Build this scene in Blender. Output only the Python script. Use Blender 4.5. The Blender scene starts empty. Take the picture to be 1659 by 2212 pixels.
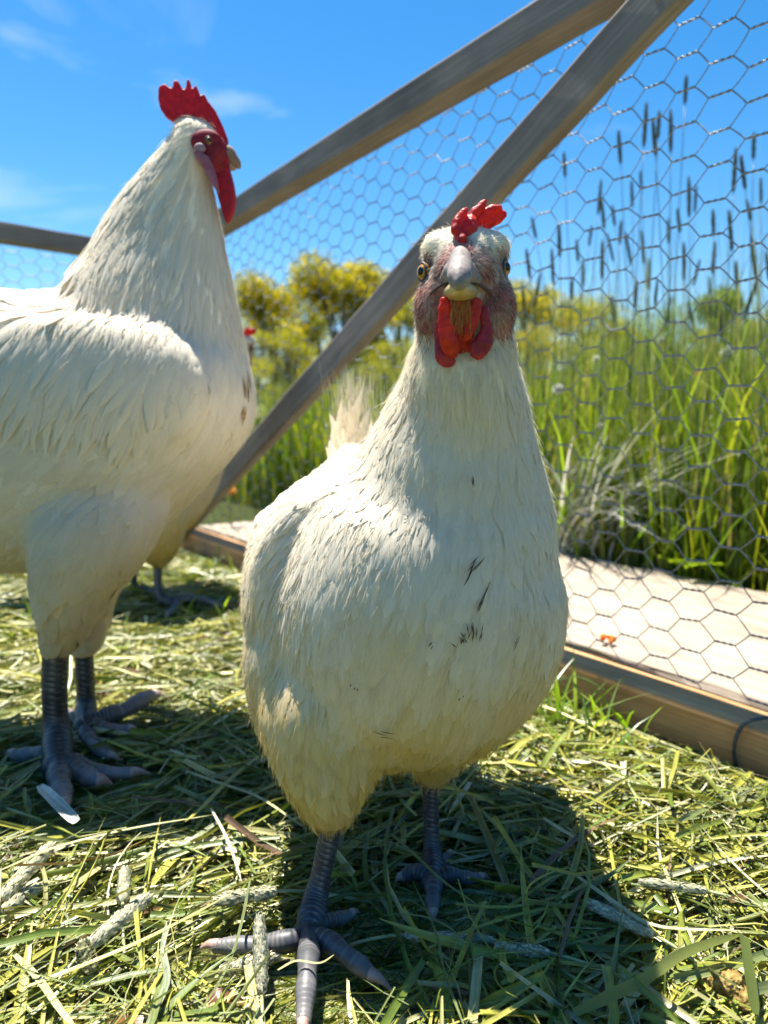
import bpy, bmesh, math, random
import numpy as np
from mathutils import Vector, Matrix, noise as mnoise
from mathutils.bvhtree import BVHTree

scene = bpy.context.scene
COL = scene.collection
R = math.radians

# ------------------------------------------------------------------ camera
CAM_H, PITCH, FPX = 0.30, R(7.21), 1597.0
cam_d = bpy.data.cameras.new('camera')
cam = bpy.data.objects.new('camera', cam_d)
COL.objects.link(cam)
cam.location = (0, 0, CAM_H)
cam.rotation_euler = (R(90) - PITCH, 0, 0)
cam_d.sensor_fit = 'VERTICAL'
cam_d.sensor_height = 36.0
cam_d.lens = 36.0 * FPX / 2212.0
cam_d.clip_start = 0.01
cam_d.clip_end = 2000.0
cam_d.dof.use_dof = True
cam_d.dof.focus_distance = 0.40
cam_d.dof.aperture_fstop = 8.0
scene.camera = cam

# ------------------------------------------------------------------ sky and sun
SUN_EL, SUN_AZ = R(71), R(-35)          # azimuth from +Y towards +X
world = bpy.data.worlds.new('World')
scene.world = world
world.use_nodes = True
wn, wl = world.node_tree.nodes, world.node_tree.links
wn.clear()
w_out = wn.new('ShaderNodeOutputWorld')
w_bg = wn.new('ShaderNodeBackground')
w_sky = wn.new('ShaderNodeTexSky')
w_sky.sky_type = 'NISHITA'
w_sky.sun_disc = False
w_sky.sun_elevation = SUN_EL
w_sky.sun_rotation = SUN_AZ
w_sky.air_density = 1.0
w_sky.dust_density = 0.3
w_sky.ozone_density = 2.2
w_bg.inputs['Strength'].default_value = 0.055
# thin cirrus mixed into the sky dome
w_tc = wn.new('ShaderNodeTexCoord')
w_map = wn.new('ShaderNodeMapping')
w_map.inputs['Rotation'].default_value = (0.2, 0.5, 0.35)
w_map.inputs['Scale'].default_value = (2.2, 1.3, 6.5)
w_noi = wn.new('ShaderNodeTexNoise')
w_noi.inputs['Scale'].default_value = 1.5
w_noi.inputs['Detail'].default_value = 7
w_noi.inputs['Roughness'].default_value = 0.55
w_noi.inputs['Distortion'].default_value = 0.6
w_rmp = wn.new('ShaderNodeValToRGB')
w_rmp.color_ramp.elements[0].position = 0.56
w_rmp.color_ramp.elements[0].color = (0, 0, 0, 1)
w_rmp.color_ramp.elements[1].position = 0.80
w_rmp.color_ramp.elements[1].color = (0.4, 0.4, 0.4, 1)
w_mix = wn.new('ShaderNodeMix')
w_mix.data_type = 'RGBA'
w_mix.inputs['B'].default_value = (6.6, 7.6, 8.6, 1)
w_hsv = wn.new('ShaderNodeHueSaturation')
w_hsv.inputs['Saturation'].default_value = 1.42
w_hsv.inputs['Hue'].default_value = 0.497
w_hsv.inputs['Value'].default_value = 1.25
wl.new(w_tc.outputs['Generated'], w_map.inputs['Vector'])
wl.new(w_map.outputs['Vector'], w_noi.inputs['Vector'])
wl.new(w_noi.outputs['Fac'], w_rmp.inputs['Fac'])
wl.new(w_rmp.outputs['Color'], w_mix.inputs['Factor'])
wl.new(w_sky.outputs['Color'], w_hsv.inputs['Color'])
wl.new(w_hsv.outputs['Color'], w_mix.inputs['A'])
wl.new(w_mix.outputs['Result'], w_bg.inputs['Color'])
wl.new(w_bg.outputs['Background'], w_out.inputs['Surface'])

sun_d = bpy.data.lights.new('sun', 'SUN')
sun_d.energy = 5.0
sun_d.angle = R(0.5)
sun_d.color = (1.0, 0.95, 0.86)
sun = bpy.data.objects.new('sun', sun_d)
COL.objects.link(sun)
SUN_DIR = Vector((math.sin(SUN_AZ) * math.cos(SUN_EL), math.cos(SUN_AZ) * math.cos(SUN_EL), math.sin(SUN_EL)))
sun.rotation_euler = SUN_DIR.to_track_quat('Z', 'Y').to_euler()

scene.view_settings.view_transform = 'Standard'
scene.view_settings.look = 'None'
scene.view_settings.gamma = 1.0
scene.view_settings.exposure = 1.48
scene.view_settings.use_curve_mapping = False
scene.render.engine = 'CYCLES'
try:
    scene.cycles.use_denoising = True
    scene.cycles.max_bounces = 10
    scene.cycles.diffuse_bounces = 4
    scene.cycles.transparent_max_bounces = 12
    scene.cycles.sample_clamp_indirect = 6.0
except Exception:
    pass

# ------------------------------------------------------------------ helpers
CP, SP = math.cos(PITCH), math.sin(PITCH)


def ray(x, y):
    u, w = (x - 829.5) / FPX, (y - 1106) / FPX
    return u, CP - w * SP, -SP - w * CP


def P(x, y, Y):
    """World point at depth Y that is seen at (x, y) of the 1659 x 2212 study copy of the photograph."""
    a, b, c = ray(x, y)
    t = Y / b
    return Vector((a * t, Y, CAM_H + c * t))


def G(x, y, z=0.0):
    a, b, c = ray(x, y)
    t = (z - CAM_H) / c
    return Vector((a * t, b * t, z))


def tag(o, label=None, cat=None, group=None, kind=None):
    if label: o['label'] = label
    if cat: o['category'] = cat
    if group: o['group'] = group
    if kind: o['kind'] = kind
    return o


def empty(name, loc, label=None, cat=None, group=None):
    o = bpy.data.objects.new(name, None)
    o.empty_display_size = 0.05
    COL.objects.link(o)
    o.location = loc
    return tag(o, label, cat, group)


def link(name, mesh, mats, parent=None, shift=None):
    """One mesh object; a child's vertices are given in world space and moved into the parent's."""
    o = bpy.data.objects.new(name, mesh)
    COL.objects.link(o)
    for m in (mats if isinstance(mats, (list, tuple)) else [mats]):
        if m.name not in [s.name for s in mesh.materials if s]:
            mesh.materials.append(m)
    if parent is not None:
        o.parent = parent
        root = Vector((0, 0, 0))
        q = parent
        while q is not None:
            root += q.location
            q = q.parent
        mesh.transform(Matrix.Translation(-root))
    elif shift is not None:
        mesh.transform(Matrix.Translation(-Vector(shift)))
        o.location = shift
    return o


def copy_tree(o, parent=None):
    c = o.copy()
    COL.objects.link(c)
    if parent is not None:
        c.parent = parent
    for ch in list(o.children):
        copy_tree(ch, c)
    return c


def mesh_np(name, verts, quads=None, tris=None, color=None, uv=None, smooth=True):
    """Mesh from numpy arrays: verts (N,3), quads (M,4), tris (K,3), color per vertex (N,3), uv per vertex (N,2)."""
    me = bpy.data.meshes.new(name)
    v = np.asarray(verts, np.float32).reshape(-1, 3)
    loops, starts, n = [], [], 0
    if quads is not None and len(quads):
        q = np.asarray(quads, np.int32).reshape(-1, 4)
        loops.append(q.ravel()); starts.append(np.arange(len(q)) * 4); n = q.size
    if tris is not None and len(tris):
        t = np.asarray(tris, np.int32).reshape(-1, 3)
        loops.append(t.ravel()); starts.append(n + np.arange(len(t)) * 3)
    loops = np.concatenate(loops).astype(np.int32)
    starts = np.concatenate(starts).astype(np.int32)
    me.vertices.add(len(v)); me.vertices.foreach_set('co', v.ravel())
    me.loops.add(len(loops)); me.loops.foreach_set('vertex_index', loops)
    me.polygons.add(len(starts)); me.polygons.foreach_set('loop_start', starts)
    me.update(calc_edges=True)
    me.polygons.foreach_set('use_smooth', np.full(len(starts), smooth, dtype=bool))
    if color is not None:
        c = np.ones((len(v), 4), np.float32); c[:, :3] = color
        at = me.attributes.new('tint', 'FLOAT_COLOR', 'POINT')
        at.data.foreach_set('color', c.ravel())
    if uv is not None:
        ul = me.uv_layers.new(name='UVMap')
        ul.data.foreach_set('uv', np.asarray(uv, np.float32)[loops].ravel())
    me.update()
    return me


def ribbons(name, cen, side, color, fold=None, nrm=None, smooth=True):
    """N strips: cen (N,K,3), side (N,K,3) half-width vectors, color (N,3). With fold (N,K) and nrm the middle line sinks."""
    N, K = cen.shape[:2]
    if fold is None:
        v = np.stack([cen - side, cen + side], 2)
        C = 2
    else:
        v = np.stack([cen - side, cen - nrm * fold[..., None], cen + side], 2)
        C = 3
    base = (np.arange(N) * K * C)[:, None, None]
    k = (np.arange(K - 1) * C)[None, :, None]
    c = np.arange(C - 1)[None, None, :]
    i = base + k + c
    quads = np.stack([i, i + 1, i + 1 + C, i + C], -1).reshape(-1, 4)
    colv = np.repeat(color, K * C, 0)
    uu = np.linspace(0, 1, C)[None, None, :].repeat(N, 0).repeat(K, 1)
    vv = np.linspace(0, 1, K)[None, :, None].repeat(N, 0).repeat(C, 2)
    uv = np.stack([uu, vv], -1).reshape(-1, 2)
    return mesh_np(name, v.reshape(-1, 3), quads, color=colv, uv=uv, smooth=smooth)


def spline(pts, n):
    """Catmull-Rom through rows of pts (any number of columns), n samples."""
    p = np.asarray(pts, float)
    m = len(p)
    if m == 2:
        t = np.linspace(0, 1, n)[:, None]
        return p[0] * (1 - t) + p[1] * t
    e = np.vstack([2 * p[0] - p[1], p, 2 * p[-1] - p[-2]])
    x = np.linspace(0, m - 1 - 1e-9, n)
    i = x.astype(int); f = (x - i)[:, None]
    a, b, c, d = e[i], e[i + 1], e[i + 2], e[i + 3]
    return 0.5 * (2 * b + (c - a) * f + (2 * a - 5 * b + 4 * c - d) * f ** 2 + (3 * b - a - 3 * c + d) * f ** 3)


def tube_np(path, rad, seg=12, up=(0, 0, 1), mod=None, cap=True, tangent=None):
    """Tube along path (K,3); rad (K,) or (K,2) side/up radii; mod(k_array, ang_array) multiplies radii. Returns verts, quads, tris."""
    path = np.asarray(path, float); K = len(path)
    rad = np.asarray(rad, float)
    if rad.ndim == 1: rad = np.stack([rad, rad], 1)
    tan = np.gradient(path, axis=0)
    tan /= np.linalg.norm(tan, axis=1)[:, None] + 1e-12
    if tangent is not None: tan = np.asarray(tangent, float)[None].repeat(K, 0)
    upv = np.asarray(up, float)[None, :].repeat(K, 0)
    side = np.cross(tan, upv)
    side /= np.linalg.norm(side, axis=1)[:, None] + 1e-12
    u2 = np.cross(side, tan)
    ang = np.arange(seg) * 2 * np.pi / seg
    m = np.ones((K, seg)) if mod is None else mod(np.arange(K)[:, None], ang[None, :])
    v = path[:, None] + side[:, None] * (np.cos(ang)[None, :, None] * rad[:, None, :1] * m[..., None]) \
        + u2[:, None] * (np.sin(ang)[None, :, None] * rad[:, None, 1:] * m[..., None])
    v = v.reshape(-1, 3)
    k = np.arange(K - 1)[:, None] * seg
    j = np.arange(seg)[None, :]
    j2 = (j + 1) % seg
    quads = np.stack([k + j, k + j2, k + seg + j2, k + seg + j], -1).reshape(-1, 4)
    tris = np.zeros((0, 3), int)
    if cap:
        n = len(v)
        v = np.vstack([v, path[0], path[-1]])
        j = np.arange(seg); j2 = (j + 1) % seg
        tris = np.vstack([np.stack([np.full(seg, n), j2, j], 1), np.stack([np.full(seg, n + 1), (K - 1) * seg + j, (K - 1) * seg + j2], 1)])
    return v, quads, tris


class Acc:
    """Collects shapes into one mesh."""
    def __init__(self):
        self.v, self.q, self.t, self.c, self.n = [], [], [], [], 0

    def add(self, v, q=None, t=None, color=(1, 1, 1)):
        v = np.asarray(v, float)
        if q is not None and len(q): self.q.append(np.asarray(q) + self.n)
        if t is not None and len(t): self.t.append(np.asarray(t) + self.n)
        self.v.append(v); self.n += len(v)
        self.c.append(np.broadcast_to(np.asarray(color, float), (len(v), 3)))
        return self

    def tube(self, path, rad, seg=12, up=(0, 0, 1), mod=None, cap=True, color=(1, 1, 1), tangent=None):
        return self.add(*tube_np(path, rad, seg, up, mod, cap, tangent), color=color)

    def ball(self, c, r, seg=16, color=(1, 1, 1), axes=None):
        """Ellipsoid; r scalar or 3 radii, axes optional 3x3 rows."""
        r = np.broadcast_to(np.asarray(r, float), (3,))
        th = np.linspace(0.001, np.pi - 0.001, seg // 2 + 1); ph = np.arange(seg) * 2 * np.pi / seg
        s = np.stack([np.sin(th)[:, None] * np.cos(ph), np.sin(th)[:, None] * np.sin(ph), np.cos(th)[:, None] + 0 * ph], -1)
        K = len(th)
        loc = s.reshape(-1, 3) * r
        if axes is not None: loc = loc @ np.asarray(axes, float)
        v = loc + np.asarray(c, float)
        k = np.arange(K - 1)[:, None] * seg; j = np.arange(seg)[None, :]; j2 = (j + 1) % seg
        q = np.stack([k + j, k + seg + j, k + seg + j2, k + j2], -1).reshape(-1, 4)
        return self.add(v, q, None, color)

    def mesh(self, name, smooth=True):
        return mesh_np(name, np.vstack(self.v), np.vstack(self.q) if self.q else None, np.vstack(self.t) if self.t else None,
                       color=np.vstack(self.c), smooth=smooth)


def remeshed(me, voxel, smooth_it=8, factor=0.5):
    """Voxel-unions a mesh of overlapping closed shapes into one continuous skin and relaxes it."""
    o = bpy.data.objects.new('tmp', me)
    COL.objects.link(o)
    m = o.modifiers.new('r', 'REMESH'); m.mode = 'VOXEL'; m.voxel_size = voxel
    s = o.modifiers.new('s', 'SMOOTH'); s.iterations = smooth_it; s.factor = factor
    dg = bpy.context.evaluated_depsgraph_get()
    out = bpy.data.meshes.new_from_object(o.evaluated_get(dg), depsgraph=dg)
    bpy.data.objects.remove(o)
    out.polygons.foreach_set('use_smooth', np.ones(len(out.polygons), bool))
    return out


def slab(poly, axis, thick, voxel, it=6, bulge=None):
    """A rounded thick piece from an outline of 3D points, extruded along axis and voxel-softened."""
    bm = bmesh.new()
    ax = Vector(axis).normalized()
    vs = [bm.verts.new(Vector(p) - ax * thick / 2) for p in poly]
    f = bm.faces.new(vs)
    ret = bmesh.ops.extrude_face_region(bm, geom=[f])
    bmesh.ops.translate(bm, verts=[g for g in ret['geom'] if isinstance(g, bmesh.types.BMVert)], vec=ax * thick)
    bmesh.ops.recalc_face_normals(bm, faces=bm.faces)
    bmesh.ops.triangulate(bm, faces=bm.faces)
    me = bpy.data.meshes.new('slab')
    bm.to_mesh(me); bm.free()
    return remeshed(me, voxel, it)


def get_np(me):
    v = np.empty(len(me.vertices) * 3, np.float32); me.vertices.foreach_get('co', v)
    n = np.empty(len(me.vertices) * 3, np.float32); me.vertices.foreach_get('normal', n)
    return v.reshape(-1, 3), n.reshape(-1, 3)


def set_attr(me, name, val):
    """Per-vertex float or colour attribute."""
    val = np.asarray(val, np.float32)
    if val.ndim == 1:
        a = me.attributes.new(name, 'FLOAT', 'POINT'); a.data.foreach_set('value', val)
    else:
        c = np.ones((len(val), 4), np.float32); c[:, :3] = val
        a = me.attributes.new(name, 'FLOAT_COLOR', 'POINT'); a.data.foreach_set('color', c.ravel())


def sample_surface(me, n, rng, weight=None):
    """n random points on a mesh with normals; weight(center)->(M,) relative density."""
    me.calc_loop_triangles()
    T = np.empty(len(me.loop_triangles) * 3, np.int32); me.loop_triangles.foreach_get('vertices', T); T = T.reshape(-1, 3)
    v, vn = get_np(me)
    a, b, c = v[T[:, 0]], v[T[:, 1]], v[T[:, 2]]
    ar = 0.5 * np.linalg.norm(np.cross(b - a, c - a), axis=1)
    if weight is not None: ar = ar * weight((a + b + c) / 3)
    ar = ar / ar.sum()
    k = rng.choice(len(T), n, p=ar)
    r1, r2 = np.sqrt(rng.random(n)), rng.random(n)
    w = np.stack([1 - r1, r1 * (1 - r2), r1 * r2], 1)
    pts = a[k] * w[:, :1] + b[k] * w[:, 1:2] + c[k] * w[:, 2:]
    nn = vn[T[k, 0]] * w[:, :1] + vn[T[k, 1]] * w[:, 1:2] + vn[T[k, 2]] * w[:, 2:]
    nn /= np.linalg.norm(nn, axis=1)[:, None] + 1e-9
    return pts, nn


def unit(a):
    return a / (np.linalg.norm(a, axis=-1, keepdims=True) + 1e-12)


def hairs(name, P0, cols, rad, mat, parent=None, world_shift=True):
    """Hair strands from P0 (N,K,3), colours (N,3), root radius rad (N,)."""
    N, K = P0.shape[:2]
    hc = bpy.data.hair_curves.new(name)
    hc.add_curves([K] * N)
    root = Vector((0, 0, 0)); q = parent
    while q is not None:
        root += q.location; q = q.parent
    pts = (P0 - np.array(root)).astype(np.float32)
    hc.attributes['position'].data.foreach_set('vector', pts.ravel())
    ra = hc.attributes.get('radius') or hc.attributes.new('radius', 'FLOAT', 'POINT')
    ra.data.foreach_set('value', (rad[:, None] * np.linspace(1, 0.25, K)[None, :]).astype(np.float32).ravel())
    at = hc.attributes.new('tint', 'FLOAT_COLOR', 'CURVE')
    c4 = np.ones((N, 4), np.float32); c4[:, :3] = cols
    at.data.foreach_set('color', c4.ravel())
    hc.materials.append(mat)
    o = bpy.data.objects.new(name, hc)
    COL.objects.link(o)
    if parent is not None: o.parent = parent
    return o


# ------------------------------------------------------------------ materials
def new_mat(name):
    m = bpy.data.materials.new(name)
    m.use_nodes = True
    nt = m.node_tree
    nt.nodes.clear()
    out = nt.nodes.new('ShaderNodeOutputMaterial')
    return m, nt, out


def N(nt, typ, **kw):
    n = nt.nodes.new(typ)
    for k, v in kw.items():
        if hasattr(n, k) and k not in ('Scale',):
            setattr(n, k, v)
        else:
            n.inputs[k].default_value = v
    return n


def noise_node(nt, scale, detail=4, rough=0.55, vec=None, dist=0.0):
    n = nt.nodes.new('ShaderNodeTexNoise')
    n.inputs['Scale'].default_value = scale
    n.inputs['Detail'].default_value = detail
    n.inputs['Roughness'].default_value = rough
    n.inputs['Distortion'].default_value = dist
    if vec is not None: nt.links.new(vec, n.inputs['Vector'])
    return n


def ramp(nt, fac, stops):
    r = nt.nodes.new('ShaderNodeValToRGB')
    e = r.color_ramp.elements
    while len(e) < len(stops): e.new(0.5)
    for i, (p, c) in enumerate(stops):
        e[i].position = p
        e[i].color = (*c, 1) if len(c) == 3 else c
    nt.links.new(fac, r.inputs['Fac'])
    return r.outputs['Color']


def mix(nt, fac, a, b, mode='MIX'):
    m = nt.nodes.new('ShaderNodeMix')
    m.data_type = 'RGBA'; m.blend_type = mode
    for s, x in ((m.inputs[0], fac), (m.inputs['A'], a), (m.inputs['B'], b)):
        if isinstance(x, (int, float)): s.default_value = x
        elif isinstance(x, (tuple, list)): s.default_value = (*x, 1)
        else: nt.links.new(x, s)
    return m.outputs['Result']


def obj_coord(nt, scale=(1, 1, 1), which='Object'):
    tc = nt.nodes.new('ShaderNodeTexCoord')
    mp = nt.nodes.new('ShaderNodeMapping')
    mp.inputs['Scale'].default_value = scale
    nt.links.new(tc.outputs[which], mp.inputs['Vector'])
    return mp.outputs['Vector']


def attr(nt, name):
    a = nt.nodes.new('ShaderNodeAttribute'); a.attribute_name = name
    return a


def bump(nt, height, strength, dist):
    b = nt.nodes.new('ShaderNodeBump')
    b.inputs['Strength'].default_value = strength
    b.inputs['Distance'].default_value = dist
    nt.links.new(height, b.inputs['Height'])
    return b.outputs['Normal']


def principled(nt, color, rough=0.6, normal=None, **kw):
    p = nt.nodes.new('ShaderNodeBsdfPrincipled')
    for k, v in dict({'Roughness': rough}, **kw).items():
        if hasattr(v, 'node'): nt.links.new(v, p.inputs[k])
        else: p.inputs[k].default_value = v
    if hasattr(color, 'node'): nt.links.new(color, p.inputs['Base Color'])
    else: p.inputs['Base Color'].default_value = (*color, 1)
    if normal is not None: nt.links.new(normal, p.inputs['Normal'])
    return p.outputs['BSDF']


def add_translucent(nt, bsdf, color, fac, normal=None):
    t = nt.nodes.new('ShaderNodeBsdfTranslucent')
    if hasattr(color, 'node'): nt.links.new(color, t.inputs['Color'])
    else: t.inputs['Color'].default_value = (*color, 1)
    m = nt.nodes.new('ShaderNodeMixShader')
    m.inputs[0].default_value = fac
    nt.links.new(bsdf, m.inputs[1]); nt.links.new(t.outputs[0], m.inputs[2])
    return m.outputs[0]


def finish(nt, out, sh):
    nt.links.new(sh, out.inputs['Surface'])


def tint_mat(name, rough=0.5, trans=0.35, boost=(1.6, 1.7, 1.0), stripes=0.0, spec=0.35, vary=0.25, vscale=60):
    """Plant or hair matter: colour from the tint attribute with fine mottling, some light passing through."""
    m, nt, out = new_mat(name)
    c = attr(nt, 'tint').outputs['Color']
    nz = noise_node(nt, vscale, 3, vec=obj_coord(nt))
    c2 = mix(nt, 1.0, c, ramp(nt, nz.outputs['Fac'], [(0.3, (1 - vary,) * 3), (0.7, (1 + vary * 0.6,) * 3)]), 'MULTIPLY')
    nb = None
    if stripes:
        uvn = nt.nodes.new('ShaderNodeUVMap'); uvn.uv_map = 'UVMap'
        mp = nt.nodes.new('ShaderNodeMapping'); mp.inputs['Scale'].default_value = (7, 1.2, 1)
        nt.links.new(uvn.outputs['UV'], mp.inputs['Vector'])
        geo = nt.nodes.new('ShaderNodeNewGeometry')
        mul = nt.nodes.new('ShaderNodeVectorMath'); mul.operation = 'SCALE'; mul.inputs[0].default_value = (37, 19, 11)
        nt.links.new(geo.outputs['Random Per Island'], mul.inputs['Scale'])
        ad = nt.nodes.new('ShaderNodeVectorMath'); ad.operation = 'ADD'
        nt.links.new(mp.outputs['Vector'], ad.inputs[0]); nt.links.new(mul.outputs[0], ad.inputs[1])
        sn = noise_node(nt, 1.0, 3, 0.6, ad.outputs[0])
        c2 = mix(nt, stripes, c2, ramp(nt, sn.outputs['Fac'], [(0.32, (0.55, 0.58, 0.5)), (0.66, (1.25, 1.22, 1.3))]), 'MULTIPLY')
        nb = bump(nt, sn.outputs['Fac'], 0.5, 0.0006)
    p = principled(nt, c2, rough, nb, **{'Specular IOR Level': spec})
    if trans > 0:
        c3 = mix(nt, 1.0, c2, boost, 'MULTIPLY')
        p = add_translucent(nt, p, c3, trans)
    finish(nt, out, p)
    return m


def wood_mat(name, dark, light, grain=1.0, rough=0.8):
    """Weathered timber, grain along the local X axis."""
    m, nt, out = new_mat(name)
    v = obj_coord(nt, (2.2, 46, 46))
    n1 = noise_node(nt, 2.2, 8, 0.65, v, 0.5)
    v2 = obj_coord(nt, (6, 260, 260))
    n2 = noise_node(nt, 1.5, 3, 0.6, v2)
    n3 = noise_node(nt, 9, 5, 0.6, obj_coord(nt))
    col = ramp(nt, n1.outputs['Fac'], [(0.30, dark), (0.68, light)])
    col = mix(nt, 0.5, col, ramp(nt, n2.outputs['Fac'], [(0.35, (0.72, 0.69, 0.66)), (0.6, (1.12, 1.1, 1.08))]), 'MULTIPLY')
    col = mix(nt, 0.6, col, ramp(nt, n3.outputs['Fac'], [(0.35, (0.68, 0.66, 0.66)), (0.65, (1.12, 1.1, 1.08))]), 'MULTIPLY')
    add = nt.nodes.new('ShaderNodeMath'); add.operation = 'ADD'
    nt.links.new(n1.outputs['Fac'], add.inputs[0]); nt.links.new(n2.outputs['Fac'], add.inputs[1])
    nb = bump(nt, add.outputs[0], 0.5 * grain, 0.0012)
    finish(nt, out, principled(nt, col, rough, nb, **{'Specular IOR Level': 0.25}))
    return m


M = {}
M['rail'] = wood_mat('weathered_rail_wood', (0.165, 0.145, 0.130), (0.265, 0.235, 0.212), 0.6)
M['plank'] = wood_mat('bottom_rail_wood', (0.44, 0.225, 0.09), (0.64, 0.38, 0.185))
M['board'] = wood_mat('pale_board_wood', (0.25, 0.205, 0.15), (0.44, 0.385, 0.31))

# galvanised wire
m, nt, out = new_mat('galvanised_wire')
nz = noise_node(nt, 300, 3, vec=obj_coord(nt))
finish(nt, out, principled(nt, ramp(nt, nz.outputs['Fac'], [(0.3, (0.16, 0.165, 0.17)), (0.7, (0.34, 0.345, 0.35))]), 0.5, Metallic=0.35))
M['wire'] = m
m, nt, out = new_mat('dark_tie_wire')
nz = noise_node(nt, 500, 3, vec=obj_coord(nt))
finish(nt, out, principled(nt, ramp(nt, nz.outputs['Fac'], [(0.3, (0.05, 0.055, 0.065)), (0.7, (0.12, 0.125, 0.14))]), 0.5, Metallic=0.4))
M['tie'] = m

# ground soil with a green cast
m, nt, out = new_mat('soil_and_turf')
n1 = noise_node(nt, 0.35, 6, vec=obj_coord(nt)); n2 = noise_node(nt, 40, 6, vec=obj_coord(nt))
c = ramp(nt, n1.outputs['Fac'], [(0.35, (0.030, 0.040, 0.010)), (0.65, (0.065, 0.085, 0.020))])
c = mix(nt, 0.7, c, ramp(nt, n2.outputs['Fac'], [(0.3, (0.35, 0.33, 0.3)), (0.7, (1.15, 1.1, 1.0))]), 'MULTIPLY')
finish(nt, out, principled(nt, c, 0.95, bump(nt, n2.outputs['Fac'], 0.6, 0.01), **{'Specular IOR Level': 0.1}))
M['ground'] = m

M['hay'] = tint_mat('cut_grass', 0.34, 0.14, (1.2, 1.25, 0.8), stripes=0.8, spec=0.6, vary=0.3, vscale=90)
M['grass'] = tint_mat('meadow_grass', 0.36, 0.45, (2.5, 2.3, 0.8), spec=0.6, vary=0.2, vscale=30)
M['seed'] = tint_mat('grass_seed_head', 0.7, 0.2, (1.3, 1.3, 1.1), spec=0.2, vary=0.4, vscale=400)
M['leaf'] = tint_mat('tree_leaves', 0.5, 0.5, (2.6, 2.4, 0.9), spec=0.3, vary=0.2, vscale=2)
M['petal'] = tint_mat('flower_petal', 0.6, 0.35, (1.3, 1.1, 0.7), spec=0.2, vary=0.2, vscale=300)
m, nt, out = new_mat('tree_bark')
nz = noise_node(nt, 6, 6, vec=obj_coord(nt, (3, 3, 0.6)))
finish(nt, out, principled(nt, ramp(nt, nz.outputs['Fac'], [(0.3, (0.05, 0.042, 0.034)), (0.7, (0.16, 0.14, 0.115))]), 0.9, bump(nt, nz.outputs['Fac'], 0.8, 0.05)))
M['bark'] = m


def feather_mat(name, trans=0.28):
    """White plumage: barbs from the UV, cream tint from the attribute."""
    m, nt, out = new_mat(name)
    tc = nt.nodes.new('ShaderNodeUVMap'); tc.uv_map = 'UVMap'
    sep = nt.nodes.new('ShaderNodeSeparateXYZ'); nt.links.new(tc.outputs['UV'], sep.inputs[0])

    def mth(op, a, b=None):
        n = nt.nodes.new('ShaderNodeMath'); n.operation = op
        for i, x in enumerate((a, b)):
            if x is None: continue
            if isinstance(x, (int, float)): n.inputs[i].default_value = x
            else: nt.links.new(x, n.inputs[i])
        return n.outputs[0]
    d = mth('ABSOLUTE', mth('SUBTRACT', sep.outputs['X'], 0.5))
    barb = mth('SUBTRACT', mth('MULTIPLY', sep.outputs['Y'], 30.0), mth('MULTIPLY', d, 22.0))
    cmb = nt.nodes.new('ShaderNodeCombineXYZ')
    nt.links.new(barb, cmb.inputs['X']); nt.links.new(mth('MULTIPLY', d, 1.5), cmb.inputs['Y'])
    geo = nt.nodes.new('ShaderNodeNewGeometry')
    rnd = nt.nodes.new('ShaderNodeObjectInfo')
    nz = nt.nodes.new('ShaderNodeTexNoise'); nz.noise_dimensions = '3D'
    nz.inputs['Scale'].default_value = 1.6; nz.inputs['Detail'].default_value = 2
    nt.links.new(cmb.outputs[0], nz.inputs['Vector'])
    isl = mth('MULTIPLY', geo.outputs['Random Per Island'], 31.0)
    nt.links.new(isl, cmb.inputs['Z'])
    c = attr(nt, 'tint').outputs['Color']
    c = mix(nt, 0.55, c, ramp(nt, nz.outputs['Fac'], [(0.3, (0.84, 0.82, 0.78)), (0.65, (1.04, 1.03, 1.02))]), 'MULTIPLY')
    nb = bump(nt, nz.outputs['Fac'], 0.35, 0.0006)
    p = principled(nt, c, 0.62, nb, **{'Specular IOR Level': 0.25, 'Sheen Weight': 0.15})
    p = add_translucent(nt, p, mix(nt, 1.0, c, (1.0, 0.97, 0.86), 'MULTIPLY'), trans)
    finish(nt, out, p)
    return m


M['feather'] = feather_mat('white_feathers')

# body skin under the feathers: tint attribute plus down mottling
m, nt, out = new_mat('downy_skin')
c = attr(nt, 'tint').outputs['Color']
nz = noise_node(nt, 220, 5, vec=obj_coord(nt, (1, 1, 0.35)))
c = mix(nt, 0.7, c, ramp(nt, nz.outputs['Fac'], [(0.3, (0.84, 0.82, 0.78)), (0.7, (1.04, 1.04, 1.02))]), 'MULTIPLY')
p = principled(nt, c, 0.7, bump(nt, nz.outputs['Fac'], 0.4, 0.002), **{'Specular IOR Level': 0.15, 'Subsurface Weight': 0.0})
finish(nt, out, p)
M['down'] = m

m, nt, out = new_mat('fine_plume_hairs')
c = attr(nt, 'tint').outputs['Color']
p = principled(nt, c, 0.6, **{'Specular IOR Level': 0.2})
p = add_translucent(nt, p, c, 0.3)
finish(nt, out, p)
M['plume'] = m


def flesh_mat(name, a, b, rough=0.42, sss=0.25, scale=180, bstr=0.5):
    m, nt, out = new_mat(name)
    n1 = noise_node(nt, scale, 5, vec=obj_coord(nt))
    n2 = noise_node(nt, scale * 6, 2, vec=obj_coord(nt))
    c = ramp(nt, n1.outputs['Fac'], [(0.32, a), (0.66, b)])
    p = principled(nt, c, rough, bump(nt, n2.outputs['Fac'], bstr, 0.0006), **{'Specular IOR Level': 0.45, 'Subsurface Weight': sss})
    p_n = p.node
    p_n.inputs['Subsurface Radius'].default_value = (0.006, 0.0015, 0.001)
    p_n.inputs['Subsurface Scale'].default_value = 0.6
    p = add_translucent(nt, p, mix(nt, 1.0, c, (1.5, 0.9, 0.8), 'MULTIPLY'), 0.35)
    finish(nt, out, p)
    return m


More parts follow.
